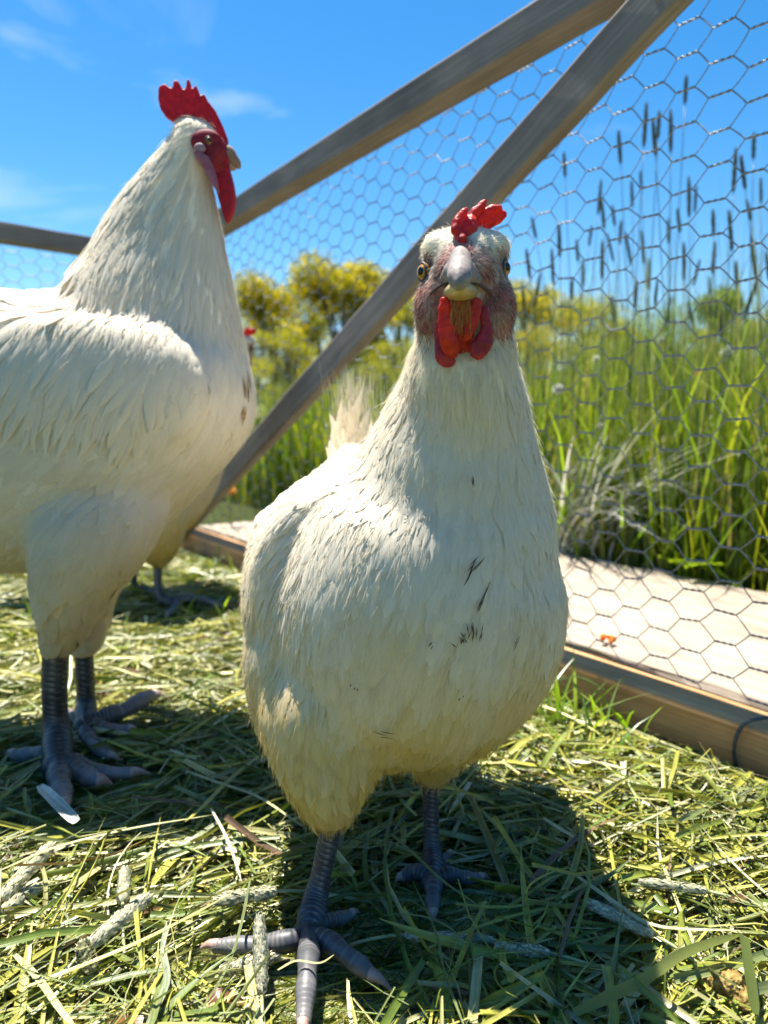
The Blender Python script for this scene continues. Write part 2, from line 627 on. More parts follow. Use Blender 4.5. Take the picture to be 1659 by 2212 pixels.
M['comb_hen'] = flesh_mat('hen_comb_flesh', (0.24, 0.010, 0.010), (0.58, 0.028, 0.018), 0.42)
M['comb_roo'] = flesh_mat('rooster_comb_flesh', (0.30, 0.005, 0.014), (0.56, 0.010, 0.026), 0.5)
M['wattle'] = flesh_mat('wattle_flesh', (0.40, 0.014, 0.008), (0.68, 0.045, 0.016), 0.5)
M['wattle_dull'] = flesh_mat('dull_wattle_flesh', (0.26, 0.018, 0.030), (0.55, 0.045, 0.06), 0.5)
M['face_roo'] = flesh_mat('rooster_face_flesh', (0.18, 0.008, 0.016), (0.38, 0.02, 0.035), 0.6)
M['lobe'] = flesh_mat('ear_lobe_flesh', (0.26, 0.17, 0.20), (0.42, 0.32, 0.36), 0.6)
M['pinkskin'] = flesh_mat('pink_neck_skin', (0.30, 0.10, 0.14), (0.45, 0.2, 0.25), 0.5)


def simple_noise_mat(name, a, b, rough, scale=120, bs=0.3, dist=0.0006, spec=0.5, vec_scale=(1, 1, 1)):
    m, nt, out = new_mat(name)
    n1 = noise_node(nt, scale, 5, vec=obj_coord(nt, vec_scale))
    c = ramp(nt, n1.outputs['Fac'], [(0.32, a), (0.68, b)])
    finish(nt, out, principled(nt, c, rough, bump(nt, n1.outputs['Fac'], bs, dist), **{'Specular IOR Level': spec}))
    return m


M['beak'] = simple_noise_mat('horn_beak', (0.15, 0.135, 0.135), (0.33, 0.27, 0.24), 0.6, 140, 0.9, 0.0012, spec=0.2)
M['beak_low'] = simple_noise_mat('lower_beak_horn', (0.32, 0.22, 0.07), (0.50, 0.38, 0.16), 0.4, 90)
M['beak_roo'] = simple_noise_mat('rooster_beak_horn', (0.20, 0.12, 0.075), (0.36, 0.23, 0.155), 0.5, 90)
M['claw'] = simple_noise_mat('claw_horn', (0.34, 0.20, 0.16), (0.52, 0.36, 0.30), 0.4, 200)
M['iris'] = simple_noise_mat('amber_iris', (0.30, 0.13, 0.02), (0.50, 0.26, 0.05), 0.12, 700, 0.1)
M['iris_dark'] = simple_noise_mat('dark_orange_iris', (0.14, 0.05, 0.012), (0.26, 0.10, 0.02), 0.15, 700, 0.1)
M['pupil'] = simple_noise_mat('black_pupil', (0.004, 0.004, 0.004), (0.008, 0.007, 0.006), 0.06, 100, 0.0)
M['lid'] = simple_noise_mat('dark_eyelid_skin', (0.030, 0.018, 0.018), (0.10, 0.055, 0.05), 0.55, 400)


def scale_mat(name, a, b, c0, pale):
    """Scaly leg skin: darker between the scutes (the tint attribute marks raised scale, 0 = groove)."""
    m, nt, out = new_mat(name)
    t = attr(nt, 'tint').outputs['Color']
    n1 = noise_node(nt, 160, 5, vec=obj_coord(nt))
    c = ramp(nt, n1.outputs['Fac'], [(0.3, a), (0.7, b)])
    sp_ = nt.nodes.new('ShaderNodeSeparateColor'); nt.links.new(t, sp_.inputs[0])
    c = mix(nt, sp_.outputs[1], c, mix(nt, 1.0, ramp(nt, n1.outputs['Fac'], [(0.3, (0.75,) * 3), (0.7, (1.15,) * 3)]), pale, 'MULTIPLY'))
    c = mix(nt, sp_.outputs[0], c0, c)
    finish(nt, out, principled(nt, c, 0.45, bump(nt, n1.outputs['Fac'], 0.3, 0.0005), **{'Specular IOR Level': 0.45}))
    return m


M['shank'] = scale_mat('slate_leg_scales', (0.016, 0.019, 0.025), (0.052, 0.057, 0.068), (0.20, 0.185, 0.175), (0.16, 0.152, 0.15))
M['shank_roo'] = scale_mat('dark_leg_scales', (0.016, 0.017, 0.019), (0.048, 0.047, 0.048), (0.24, 0.22, 0.205), (0.24, 0.19, 0.18))
M['dung'] = simple_noise_mat('crumbly_droppings', (0.12, 0.075, 0.02), (0.42, 0.30, 0.11), 0.95, 260, 0.9, 0.002, 0.1)
M['dung_white'] = simple_noise_mat('chalky_droppings', (0.22, 0.20, 0.17), (0.55, 0.52, 0.48), 0.95, 260, 0.9, 0.002, 0.1)

rng = np.random.default_rng(7)
random.seed(7)

# ------------------------------------------------------------------ ground
def build_ground():
    rr = np.concatenate([[0.0], np.geomspace(0.08, 700, 60)])
    na = 72
    v = [(0, 0, -0.006)]
    for r in rr[1:]:
        for k in range(na):
            a = 2 * math.pi * k / na
            x, y = r * math.cos(a), r * math.sin(a)
            z = -0.006 + 0.006 * (mnoise.noise(Vector((x * 6, y * 6, 0.3)))) * min(1, 2 / max(r, 0.1))
            z += 0.9 * (min(r, 200) / 200) * mnoise.noise(Vector((x * 0.012, y * 0.012, 3.0)))
            v.append((x, y, z))
    q, t = [], []
    for k in range(na): t.append((0, 1 + k, 1 + (k + 1) % na))
    for i in range(len(rr) - 2):
        for k in range(na):
            a, b = 1 + i * na + k, 1 + i * na + (k + 1) % na
            q.append((a, a + na, b + na, b))
    o = link('ground', mesh_np('ground', v, q, t), M['ground'])
    tag(o, kind='structure')


build_ground()

# ------------------------------------------------------------------ the pen: a 0.7 m high timber frame with wire netting
E1 = Vector((0.57893, -0.81538, 0))         # along the side wall, towards the camera's right
EN = Vector((0.81538, 0.57893, 0))          # out of the pen
A0 = Vector((0.31780, 0.58384, 0))          # a point on the inner face of the side wall
A_FAR = -1.44                               # wall coordinate of the far corner


def wall(a, n, z):
    return A0 + E1 * a + EN * n + Vector((0, 0, z))


def beam(name, p0, p1, yax, w, h, mat, parent, bow=(0, 0), bev=0.003, twist=0.0, seed=0, wear=0.0003):
    """A sawn length of timber from p0 to p1 (centre line), w across yax and h in the third direction."""
    L = (p1 - p0).length
    K = max(8, int(L / 0.03))
    sec = []
    for cx, cy in ((1, 1), (-1, 1), (-1, -1), (1, -1)):
        bx, by = cx * (w / 2 - bev), cy * (h / 2 - bev)
        a0 = math.atan2(cy, cx) - math.pi / 4
        for k in range(3):
            a = a0 + k * math.pi / 4
            sec.append((bx + bev * math.cos(a), by + bev * math.sin(a)))
    sec = np.array(sec); S = len(sec)
    v = np.zeros((K, S, 3))
    for k in range(K):
        s = k / (K - 1)
        x = (s - 0.5) * L
        b = math.sin(math.pi * s)
        th = twist * (s - 0.5)
        for j, (yy, zz) in enumerate(sec):
            d = wear * mnoise.noise(Vector((x * 14, yy * 60 + seed, zz * 60)))
            y2 = yy * math.cos(th) - zz * math.sin(th)
            z2 = yy * math.sin(th) + zz * math.cos(th)
            f = 1 + d / (w / 2) * 2
            v[k, j] = (x, y2 * f + bow[0] * b, z2 * f + bow[1] * b)
    v = v.reshape(-1, 3)
    kk = np.arange(K - 1)[:, None] * S; j = np.arange(S)[None, :]; j2 = (j + 1) % S
    quads = np.stack([kk + j, kk + j2, kk + S + j2, kk + S + j], -1).reshape(-1, 4)
    n = len(v)
    v = np.vstack([v, [(-L / 2, 0, 0), (L / 2, 0, 0)]])
    jj = np.arange(S); jj2 = (jj + 1) % S
    tris = np.vstack([np.stack([np.full(S, n), jj2, jj], 1), np.stack([np.full(S, n + 1), (K - 1) * S + jj, (K - 1) * S + jj2], 1)])
    me = mesh_np(name, v, quads, tris, smooth=False)
    o = bpy.data.objects.new(name, me); COL.objects.link(o); me.materials.append(mat)
    X = (p1 - p0).normalized(); Y = Vector(yax).normalized()
    Y = (Y - X * Y.dot(X)).normalized(); Z = X.cross(Y)
    mw = Matrix((X, Y, Z)).transposed().to_4x4(); mw.translation = (p0 + p1) / 2
    if parent is not None:
        o.parent = parent
        o.matrix_local = Matrix.Translation(-parent.location) @ mw
    else:
        o.matrix_world = mw
    return o


pen = empty('chicken_pen', wall(A_FAR, 0, 0), 'low wooden chicken pen frame with wire netting around the two white birds', 'pen')
W38 = 0.038
# bottom rail of the side wall (front face leans a little), top rail, diagonal brace
beam('bottom_rail', wall(A_FAR - 0.02, 0.026, 0.020), wall(0.62, 0.026, 0.020), EN, 0.052, 0.044, M['plank'], pen, bev=0.005, seed=3)
beam('top_rail', wall(A_FAR - 0.03, W38 / 2, 0.668), wall(0.62, W38 / 2, 0.718), EN, W38, W38, M['rail'], pen, bow=(0, 0.010), seed=11)
beam('brace', wall(-1.345, -0.0105, 0.0425), wall(-0.045, -0.0105, 0.696), EN, 0.019, 0.043, M['rail'], pen, bow=(0, 0.001), seed=23)
# far end: bottom rail, top rail, corner post
cf = wall(A_FAR, 0, 0)
beam('top_rail', cf + Vector((0, 0, 0.664)) - EN * 0.002, cf - EN * 1.25 + Vector((0, 0, 0.676)), E1, W38, W38, M['rail'], pen, bow=(0, 0.012), seed=31)
beam('bottom_rail', cf + Vector((0, 0, 0.020)) - EN * 0.004, cf - EN * 1.25 + Vector((0, 0, 0.020)), E1, 0.05, 0.044, M['plank'], pen, bev=0.005, seed=37)
beam('corner_post', wall(A_FAR - 0.002, W38 / 2 + 0.001, 0.043), wall(A_FAR - 0.002, W38 / 2 + 0.001, 0.647), EN, W38, W38, M['rail'], pen, seed=41)


def netting(origin, ea, en, a0, a1, z0, z1, C, H, tl, seed, parent, detail_fn):
    """Hexagonal wire netting: flat-topped cells whose horizontal sides are two wires twisted together."""
    acc = Acc()
    dx = C - tl
    rw = 0.00064

    def pt(a, z):
        n = 0.005 * mnoise.noise(Vector((a * 7, z * 7, seed))) + 0.0015 * mnoise.noise(Vector((a * 40, z * 40, seed + 5)))
        da = 0.0035 * mnoise.noise(Vector((a * 22, z * 22, seed + 9)))
        dz = 0.0035 * mnoise.noise(Vector((a * 22, z * 22, seed + 13))) + 0.004 * mnoise.noise(Vector((a * 5, z * 3, seed + 17)))
        p = origin + ea * (a + da) + en * n + Vector((0, 0, z + dz))
        return np.array(p)
    i0, i1 = int(math.floor(a0 / C)), int(math.ceil(a1 / C))
    for i in range(i0, i1 + 1):
        ac = i * C
        off = 0.5 if i % 2 else 0.0
        for j in range(int(z0 / H) - 1, int(z1 / H) + 2):
            z = (j + off) * H
            if z < z0 - 0.002 or z > z1 + 0.002: continue
            l, r = pt(ac - tl / 2, z), pt(ac + tl / 2, z)
            d = r - l; L = np.linalg.norm(d); d = d / L
            e = np.array(en); f = np.cross(d, e)
            near = detail_fn(ac)
            if near:
                K = 13
                s = np.linspace(0, 1, K)
                for ph in (0, math.pi):
                    th = ph + s * math.pi * 3.0
                    path = l[None] + d[None] * (s * L)[:, None] + rw * 1.05 * (np.cos(th)[:, None] * e + np.sin(th)[:, None] * f)
                    acc.tube(path, np.full(K, rw), 4, up=tuple(e), cap=False)
            else:
                acc.tube(np.stack([l, r]), np.full(2, rw * 1.7), 4, up=tuple(e), cap=False)
            for sg in (-1, 1):
                z2 = z + sg * H / 2
                if z2 < z0 - H * 0.6 or z2 > z1 + H * 0.6: continue
                q = pt(ac + C - tl / 2, z2)
                mid = (r + q) / 2 + np.array(en) * 0.0006 * random.uniform(-1, 1)
                path = spline([r, mid + (np.array([0, 0, 1]) * sg * -0.0006), q], 4 if near else 2)
                acc.tube(path, np.full(len(path), rw), 4, up=tuple(e), cap=False)
    return link('wire_netting', acc.mesh('wire_netting'), M['wire'], parent)


nt1 = netting(wall(0, 0.047, 0), E1, EN, A_FAR + 0.02, 0.40, 0.046, 0.700, 0.034, 0.030, 0.020, 1.0, pen, lambda a: a > -0.75)
nt1['kind'] = 'stuff'
nt2 = netting(cf + EN * 0.0 - E1 * 0.021, -EN, -E1, 0.0, 1.2, 0.046, 0.66, 0.034, 0.030, 0.020, 4.0, pen, lambda a: False)
nt2['kind'] = 'stuff'

# bent wire tied round the bottom rail at the right edge of the picture
tp = [wall(0.0, 0, 0)] 
ta = (G(1590, 1570, 0.044) - A0).dot(E1)
pth = [wall(ta - 0.004, -0.003, 0.004), wall(ta - 0.006, -0.0045, 0.018), wall(ta - 0.004, -0.004, 0.034), wall(ta + 0.002, 0.001, 0.0455),
       wall(ta + 0.016, 0.018, 0.050), wall(ta + 0.036, 0.040, 0.052), wall(ta + 0.055, 0.062, 0.050), wall(ta + 0.06, 0.07, 0.03)]
pp = spline([tuple(p) for p in pth], 30)
tacc = Acc(); tacc.tube(pp, np.full(30, 0.0017), 8)
link('tie_wire', tacc.mesh('tie_wire'), M['tie'], pen)

# screw heads where the brace crosses the top rail and meets the bottom one
for (a_, z_) in ((-0.10, 0.672), (-0.122, 0.652), (-1.30, 0.070)):
    sc = Acc(); c_ = wall(a_, -0.0205, z_)
    sc.tube(np.array([tuple(c_ + EN * 0.002), tuple(c_ - EN * 0.0008), tuple(c_ - EN * 0.0012)]), np.array([0.0034, 0.0034, 0.0022]), 10)
    link('screw_head', sc.mesh('screw_head'), M['wire'], pen)

# wide pale board lying outside, against the bottom rail
bd = beam('pale_board', wall(-1.40, 0.275, 0.034), wall(0.55, 0.275, 0.034), EN, 0.43, 0.020, M['board'], None, bev=0.003, seed=51, wear=0.004)
tag(bd, 'wide pale weathered board lying flat on the grass outside the wire netting', 'board')


# ------------------------------------------------------------------ trees beyond the meadow
def leaf_cloud(name, n, blobs, size, cols, rng):
    """Leaf clusters spread through the shell of several lobes."""
    which = rng.choice(len(blobs), n, p=np.array([b[3] for b in blobs]) / sum(b[3] for b in blobs))
    B = np.array([[*b[0], *b[1], b[2]] for b in blobs])[which]
    d = unit(rng.normal(size=(n, 3)))
    r = rng.random(n) ** 0.45
    pos = B[:, :3] + d * B[:, 3:6] * r[:, None]
    pos += rng.normal(size=(n, 3)) * size * 0.6
    a = unit(rng.normal(size=(n, 3))); b = unit(np.cross(a, rng.normal(size=(n, 3))))
    s = size * rng.uniform(0.5, 1.25, n)
    w = s * rng.uniform(0.45, 0.8, n)
    cen = np.stack([pos - a * s[:, None] * 0.5, pos + np.cross(a, b) * s[:, None] * 0.08, pos + a * s[:, None] * 0.5], 1)
    sd = np.stack([b * w[:, None] * 0.25, b * w[:, None] * 0.5, b * w[:, None] * 0.08], 1)
    c = cols[rng.integers(0, len(cols), n)] * rng.uniform(0.7, 1.25, (n, 1))
    return ribbons(name, cen, sd, c)


def tree(base, h, w, n, label, seed, hue=0, cat='tree', parts=True):
    rg = np.random.default_rng(seed)
    root = empty('leafy_tree', base, label, cat, 'trees beyond the meadow')
    base = np.array(base)
    acc = Acc()
    th = h * 0.42
    tr = spline([base + (0, 0, -0.3), base + (0.1 * w * rg.uniform(-1, 1) * 0.3, 0, th * 0.5), base + (0, 0.1, th), base + (0.05 * w, 0, h * 0.8)], 12)
    acc.tube(tr, np.linspace(0.028 * h, 0.008 * h, 12), 8, up=(0, 1, 0))
    blobs = []
    nb = 20
    for i in range(nb):
        a = i * 2.4 + rg.uniform(0, 1)
        f = rg.uniform(0.16, 0.97) if i > 2 else 0.93 - 0.06 * i
        rad = w * 0.5 * math.sqrt(max(0.05, 1 - (abs(f - 0.45) / 0.6) ** 2)) * rg.uniform(0.3, 0.85)
        c = base + np.array([math.cos(a) * rad, math.sin(a) * rad, h * f * 0.93])
        rr = w * rg.uniform(0.13, 0.22)
        blobs.append((c, (rr, rr, rr * rg.uniform(0.5, 0.75)), 0, rr ** 2))
        k = int(rg.uniform(4, 9))
        p0 = tr[k]
        acc.tube(spline([p0, (p0 + c) / 2 + (0, 0, 0.05 * h), c], 6), np.linspace(0.011 * h, 0.003 * h, 6), 5, up=(0.1, 1, 0))
    link('trunk', acc.mesh('trunk'), M['bark'], root)
    pal = [np.array([(0.25, 0.22, 0.012), (0.20, 0.20, 0.014), (0.29, 0.24, 0.012), (0.15, 0.17, 0.016)]),
           np.array([(0.11, 0.16, 0.022), (0.15, 0.19, 0.026), (0.08, 0.13, 0.022)]),
           np.array([(0.21, 0.215, 0.016), (0.25, 0.235, 0.018), (0.14, 0.17, 0.018)])][hue]
    link('crown', leaf_cloud('crown', int(n * 2.4), blobs, 0.021 * h, pal, rg), M['leaf'], root)
    return root


def tree_at(px, top, D, wpx, n, label, seed, hue):
    """A tree D metres away whose top is seen at (px, top), wpx wide in the study copy."""
    t = P(px, top, D)
    tree((t.x, D, 0), t.z, wpx / FPX * D, n, label, seed, hue)


tree_at(735, 548, 30, 290, 6200, 'tall yellow-green tree whose crown meets the diagonal brace', 1, 0)
tree_at(585, 572, 31, 250, 5600, 'yellow-green tree close to the right of the rooster breast', 2, 0)
tree_at(660, 600, 36, 190, 3000, 'olive tree between the two yellow-green crowns', 3, 2)
tree_at(860, 600, 38, 200, 3000, 'olive tree half hidden behind the diagonal brace and the hen face', 4, 2)
tree_at(1150, 590, 36, 250, 4600, 'yellow-green tree immediately right of the hen face', 5, 0)
tree_at(1270, 630, 45, 290, 4200, 'low olive tree behind the tall foxtail stalks', 6, 2)
tree_at(1570, 590, 48, 150, 3000, 'rounded dark green tree near the right edge of the photo', 7, 1)
tree_at(1420, 650, 55, 290, 3600, 'low distant dark green tree behind the densest stalks', 8, 1)
tree_at(1680, 655, 45, 160, 2200, 'olive tree cut by the right edge of the photo', 9, 2)
tree_at(810, 565, 33, 200, 4200, 'yellow-green tree seen just under the diagonal brace left of the hen face', 11, 0)
tree_at(460, 640, 40, 200, 1800, 'tree almost hidden behind the rooster breast', 10, 2)


for i, (px, top, D, wpx, hue, lab) in enumerate([
    (545, 770, 24, 150, 2, 'low yellowish bush under the trees beside the rooster breast'), (690, 760, 26, 170, 0, 'low bush left of the diagonal brace below the tall crown'),
    (855, 715, 26, 170, 2, 'tall olive bush close to the left of the hen neck'), (610, 700, 27, 170, 2, 'olive bush under the tree nearest the rooster'),
    (800, 775, 25, 160, 2, 'bush between the diagonal brace and the hen neck'), (1160, 700, 27, 170, 0, 'yellowish bush right of the hen cheek'),
    (1330, 715, 28, 190, 1, 'green bush behind the middle of the tall meadow grass'), (1500, 700, 27, 190, 2, 'olive bush right of the middle of the tall meadow grass'), (1640, 690, 28, 160, 1, 'dark green bush at the right edge of the photo')]):
    t_ = P(px, top, D)
    r_ = tree((t_.x, D, 0), t_.z, wpx / FPX * D, 2400, lab, 40 + i, hue, 'bush')
    r_.name = 'leafy_bush'; r_['group'] = 'bushes beyond the meadow'

# ------------------------------------------------------------------ meadow grass
def blades(name, base, h, head, lean, wid, cols, rng, K=5, droop=None):
    """Upright blades: base (N,3), height h, heading angle, lean (fraction of h), width."""
    n = len(base)
    s = np.linspace(0, 1, K)[None, :]
    d = np.stack([np.cos(head), np.sin(head), 0 * head], 1)
    dr = (0.0 if droop is None else droop)[:, None] if droop is not None else 0.0
    up = h[:, None] * (s - dr * s ** 3)
    out = h[:, None] * lean[:, None] * (s ** 2.0)
    cen = base[:, None] + d[:, None] * out[..., None]
    cen[..., 2] += up
    tw = head[:, None] + np.pi / 2 + rng.normal(0, 0.7, n)[:, None] + s * rng.normal(0, 0.5, n)[:, None]
    wp = np.array([0.7, 1.0, 0.85, 0.5, 0.04]) if K == 5 else np.interp(np.linspace(0, 1, K), [0, .25, .5, .75, 1], [0.7, 1.0, 0.85, 0.5, 0.04])
    sd = np.stack([np.cos(tw), np.sin(tw), 0 * tw], -1) * (wid[:, None] * 0.5 * wp[None, :])[..., None]
    return ribbons(name, cen, sd, cols)


GREENS = np.array([(0.085, 0.150, 0.008), (0.115, 0.180, 0.010), (0.145, 0.200, 0.012), (0.060, 0.115, 0.014), (0.18, 0.215, 0.018), (0.10, 0.15, 0.05)])


def outside(xy, margin=0.06):
    """True where a ground point lies beyond the side wall or the far end of the pen."""
    d = xy - np.array(A0)[None, :2]
    n = d @ np.array(EN)[:2]; a = d @ np.array(E1)[:2]
    return (n > margin) | (a < A_FAR - 0.05)


def scatter(n, ymin, ymax, power, rng, pad=0.35, cond=None):
    """Ground points in a widening strip before the camera."""
    out = []
    while sum(len(o) for o in out) < n:
        y = ymin + (ymax - ymin) * rng.random(n * 2) ** power
        x = rng.uniform(-1, 1, n * 2) * (0.56 * y + pad)
        p = np.stack([x, y], 1)
        p = p[outside(p)]
        if cond is not None: p = p[cond(p)]
        out.append(p)
    p = np.concatenate(out)[:n]
    return np.concatenate([p, np.full((n, 1), -0.005)], 1)


def wall_n(p):
    return (p[:, :2] - np.array(A0)[None, :2]) @ np.array(EN)[:2]


def meadow(n, ymin, ymax, power, hmin, hmax, wid, nm, cond=None):
    b = scatter(n, ymin, ymax, power, rng, cond=cond)
    cl = np.array([mnoise.noise(Vector((x * 1.7, y * 1.7, 1.0))) for x, y, _ in b])
    h = rng.uniform(hmin, hmax, n) * (1 + 0.35 * cl)
    # taller to the right, lower on the left as in the pasture
    h *= np.clip(0.86 + 0.30 * (b[:, 0] / np.maximum(b[:, 1], 0.5)), 0.6, 1.15)
    c = GREENS[rng.integers(0, len(GREENS), n)] * rng.uniform(0.75, 1.3, (n, 1))
    dry = rng.random(n) < 0.05
    c[dry] = np.array((0.30, 0.27, 0.12)) * rng.uniform(0.7, 1.1, (dry.sum(), 1))
    me = blades(nm, b, h, rng.uniform(0, 2 * np.pi, n), np.abs(rng.normal(0.13, 0.14, n)), wid * rng.uniform(0.6, 1.4, n), c, rng, droop=np.clip(rng.normal(0.1, 0.15, n), 0, 0.5))
    o = link(nm, me, M['grass'])
    tag(o, 'dense green meadow grass growing beyond the pen', 'grass', kind='stuff')


beyond = lambda p: wall_n(p) > 0.50
meadow(19000, 0.9, 2.6, 0.8, 0.22, 0.54, 0.0055, 'meadow_grass', beyond)
meadow(15000, 2.3, 7.0, 1.2, 0.25, 0.55, 0.010, 'meadow_grass', beyond)
meadow(9000, 6.5, 30.0, 1.5, 0.25, 0.5, 0.04, 'meadow_grass')
# thin flowering stems standing above the blades
b = scatter(4200, 1.1, 3.2, 1.0, rng, cond=beyond); n = len(b)
hh = rng.uniform(0.42, 0.74, n) * np.clip(0.84 + 0.34 * (b[:, 0] / b[:, 1]), 0.6, 1.12)
me = blades('grass_stems', b, hh, rng.uniform(0, 6.28, n), np.abs(rng.normal(0.06, 0.08, n)), rng.uniform(0.0016, 0.0034, n),
            np.array([(0.12, 0.16, 0.05), (0.17, 0.20, 0.09), (0.09, 0.13, 0.03), (0.24, 0.25, 0.14)])[rng.integers(0, 4, n)] * rng.uniform(0.8, 1.2, (n, 1)), rng, K=6)
tag(link('grass_stems', me, M['grass']), 'thin pale stems standing above the meadow blades', 'grass', kind='stuff')
# low grass along the outer edge of the board and at the far end
b = scatter(3500, 0.8, 2.2, 1.0, rng, cond=lambda p: (wall_n(p) > 0.49) & (wall_n(p) < 0.70))
n = len(b)
me = blades('short_grass', b, rng.uniform(0.05, 0.2, n), rng.uniform(0, 6.28, n), np.abs(rng.normal(0.4, 0.3, n)), rng.uniform(0.004, 0.009, n),
            GREENS[rng.integers(0, 6, n)] * rng.uniform(0.8, 1.3, (n, 1)), rng)
tag(link('short_grass', me, M['grass']), 'short green grass along the outer edge of the pale board', 'grass', kind='stuff')

# silvery dead grass lying bent outside the wire to the right of the hen
cen0 = P(1215, 1090, 1.42)
n = 1100
bx = np.stack([cen0.x + 0.02 + rng.normal(0.0, 0.07, n), cen0.y + 0.02 + rng.normal(0.0, 0.07, n), np.full(n, 0.0)], 1)
bx = bx[wall_n(bx) > 0.50]; n = len(bx)
me = blades('dead_grass', bx, rng.uniform(0.08, 0.36, n), rng.normal(-0.5, 0.9, n), rng.uniform(0.2, 1.3, n), rng.uniform(0.004, 0.009, n),
            np.array([(0.60, 0.60, 0.54), (0.70, 0.70, 0.66), (0.46, 0.49, 0.40), (0.30, 0.36, 0.28)])[rng.integers(0, 4, n)] * rng.uniform(0.7, 1.1, (n, 1)), rng, K=7,
            droop=np.clip(rng.normal(0.3, 0.2, n), 0, 0.8))
tag(link('dead_grass', me, M['seed']), 'pale dead grass bent over outside the wire, right of the hen', 'grass', kind='stuff')


# ------------------------------------------------------------------ foxtail stalks standing beyond the wire
def head_mesh(name, L, r, rg, col, bristle=0.004, nb=420):
    """Foxtail spike along +Z from the origin: packed spikelets with fine awns."""
    acc = Acc()
    K = 10
    s = np.linspace(0, 1, K)
    prof = np.interp(s, [0, .12, .5, .85, 1], [.35, .8, .9, .65, .15]) * r
    path = np.stack([0 * s, 0 * s, s * L], 1)
    acc.tube(path, prof * 0.75, 8, up=(0, 1, 0), color=np.array(col) * 0.8)
    V, T, Cc = [], [], []
    for i in range(nb):
        f = rg.uniform(0.0, 0.99)
        a = rg.uniform(0, 2 * math.pi)
        rr = np.interp(f, s, prof)
        o = np.array([math.cos(a), math.sin(a), 0]); t = np.array([-math.sin(a), math.cos(a), 0])
        p = o * rr * 0.6 + np.array([0, 0, f * L])
        ln = bristle * rg.uniform(0.6, 1.2)
        d = unit(o * rg.uniform(0.2, 0.6) + np.array([0, 0, 1.0]) + t * rg.uniform(-.25, .25))
        w = 0.0007 * rg.uniform(0.7, 1.3)
        k = len(V)
        V += [p - t * w, p + t * w, p + d * ln * 0.55 + o * w * 1.2 - t * w, p + d * ln * 0.55 + o * w * 1.2 + t * w, p + d * ln * 1.5]
        T += [(k, k + 1, k + 3), (k, k + 3, k + 2), (k + 2, k + 3, k + 4)]
        Cc += [np.array(col) * rg.uniform(0.7, 1.35)] * 5
    acc.v.append(np.array(V)); acc.t.append(np.array(T) + acc.n); acc.c.append(np.array(Cc)); acc.n += len(V)
    return acc.mesh(name)


rg = np.random.default_rng(21)
HEADS = [head_mesh('seed_head', 0.062, 0.0050, rg, (0.15, 0.16, 0.12), 0.003, 260),
         head_mesh('seed_head', 0.048, 0.0048, rg, (0.14, 0.15, 0.10), 0.003, 220),
         head_mesh('seed_head', 0.076, 0.0052, rg, (0.16, 0.16, 0.105), 0.003, 300)]


def stalk(px, top, Y, leanx, seed, label, group='foxtail stalks beyond the wire', hl=None, mat='seed'):
    """A foxtail stalk with its head's tip at (px, top) and depth Y."""
    rg = np.random.default_rng(seed)
    tip = P(px, top, Y)
    k = seed % 3
    HL = (0.062, 0.048, 0.076)[k]
    lean = Vector((leanx, rg.uniform(-.06, .06), 0))
    base = Vector((tip.x - lean.x * tip.z, Y - lean.y * tip.z, -0.005))
    root = empty('foxtail_stalk', base, label, 'grass stalk', group)
    top_p = tip - (Vector((lean.x * 1.5, lean.y, 1)).normalized() * HL)
    pts = spline([tuple(base), tuple(base * 0.66 + top_p * 0.34 - lean * 0.05), tuple(base * 0.3 + top_p * 0.7 - lean * 0.06), tuple(top_p)], 10)
    acc = Acc()
    acc.tube(pts, np.linspace(0.0014, 0.0007, 10), 6, up=(0, 1, 0), color=(0.10, 0.135, 0.05))
    link('stem', acc.mesh('stem'), M['grass'], root)
    # one narrow leaf along the stem
    q = pts[4]
    hd = rg.uniform(0, 6.28)
    lf = np.stack([q + np.array([math.cos(hd) * 0.07 * s * s, math.sin(hd) * 0.07 * s * s, 0.13 * (s - 0.35 * s ** 3)]) for s in np.linspace(0, 1, 6)])
    sd = np.array([-math.sin(hd), math.cos(hd), 0])[None] * (np.array([.3, 1, 1, .8, .45, .05]) * 0.0022)[:, None]
    link('leaf', ribbons('leaf', lf[None], sd[None], np.array([[0.075, 0.125, 0.018]])), M['grass'], root)
    o = bpy.data.objects.new('seed_head', HEADS[k]); COL.objects.link(o)
    if not HEADS[k].materials: HEADS[k].materials.append(M['seed'])
    o.parent = root
    dirv = Vector((lean.x * 1.5, lean.y, 1)).normalized()
    o.rotation_mode = 'QUATERNION'
    o.rotation_quaternion = dirv.to_track_quat('Z', 'Y')
    o.location = top_p - base
    return root


# (x, y of the tip, depth, sideways lean)
named = [
    (1483, 165, 1.45, 0.02, 'tallest foxtail stalk, its dark head highest against the sky behind the wire'),
    (1397, 222, 1.40, 0.03, 'tall foxtail stalk left of the close pair, just under the diagonal brace'),
    (1410, 258, 1.40, -0.10, 'foxtail stalk leaning left in the close group under the brace'),
    (1424, 240, 1.45, 0.0, 'upright foxtail stalk in the middle of the close group under the brace'),
    (1449, 238, 1.45, -0.02, 'foxtail stalk on the right side of the close group under the brace'),
    (1336, 282, 1.50, -0.07, 'foxtail stalk standing alone between the brace and the close group'),
    (1629, 288, 1.50, 0.0, 'tall foxtail stalk beside the right edge of the photo'),
    (1590, 320, 1.40, 0.01, 'short-headed foxtail stalk leaning over its neighbour near the right edge'),
    (1600, 335, 1.42, -0.12, 'bent foxtail stalk near the right edge, its head drooping right'),
    (1218, 330, 1.60, -0.06, 'brownish foxtail stalk close below the diagonal brace'),
]
for i, (x, y, Y, ln, lab) in enumerate(named):
    stalk(x, y, Y, ln, 100 + i, lab)
ORD = 'first second third fourth fifth sixth seventh eighth ninth tenth eleventh twelfth thirteenth fourteenth fifteenth sixteenth seventeenth eighteenth nineteenth twentieth'.split()
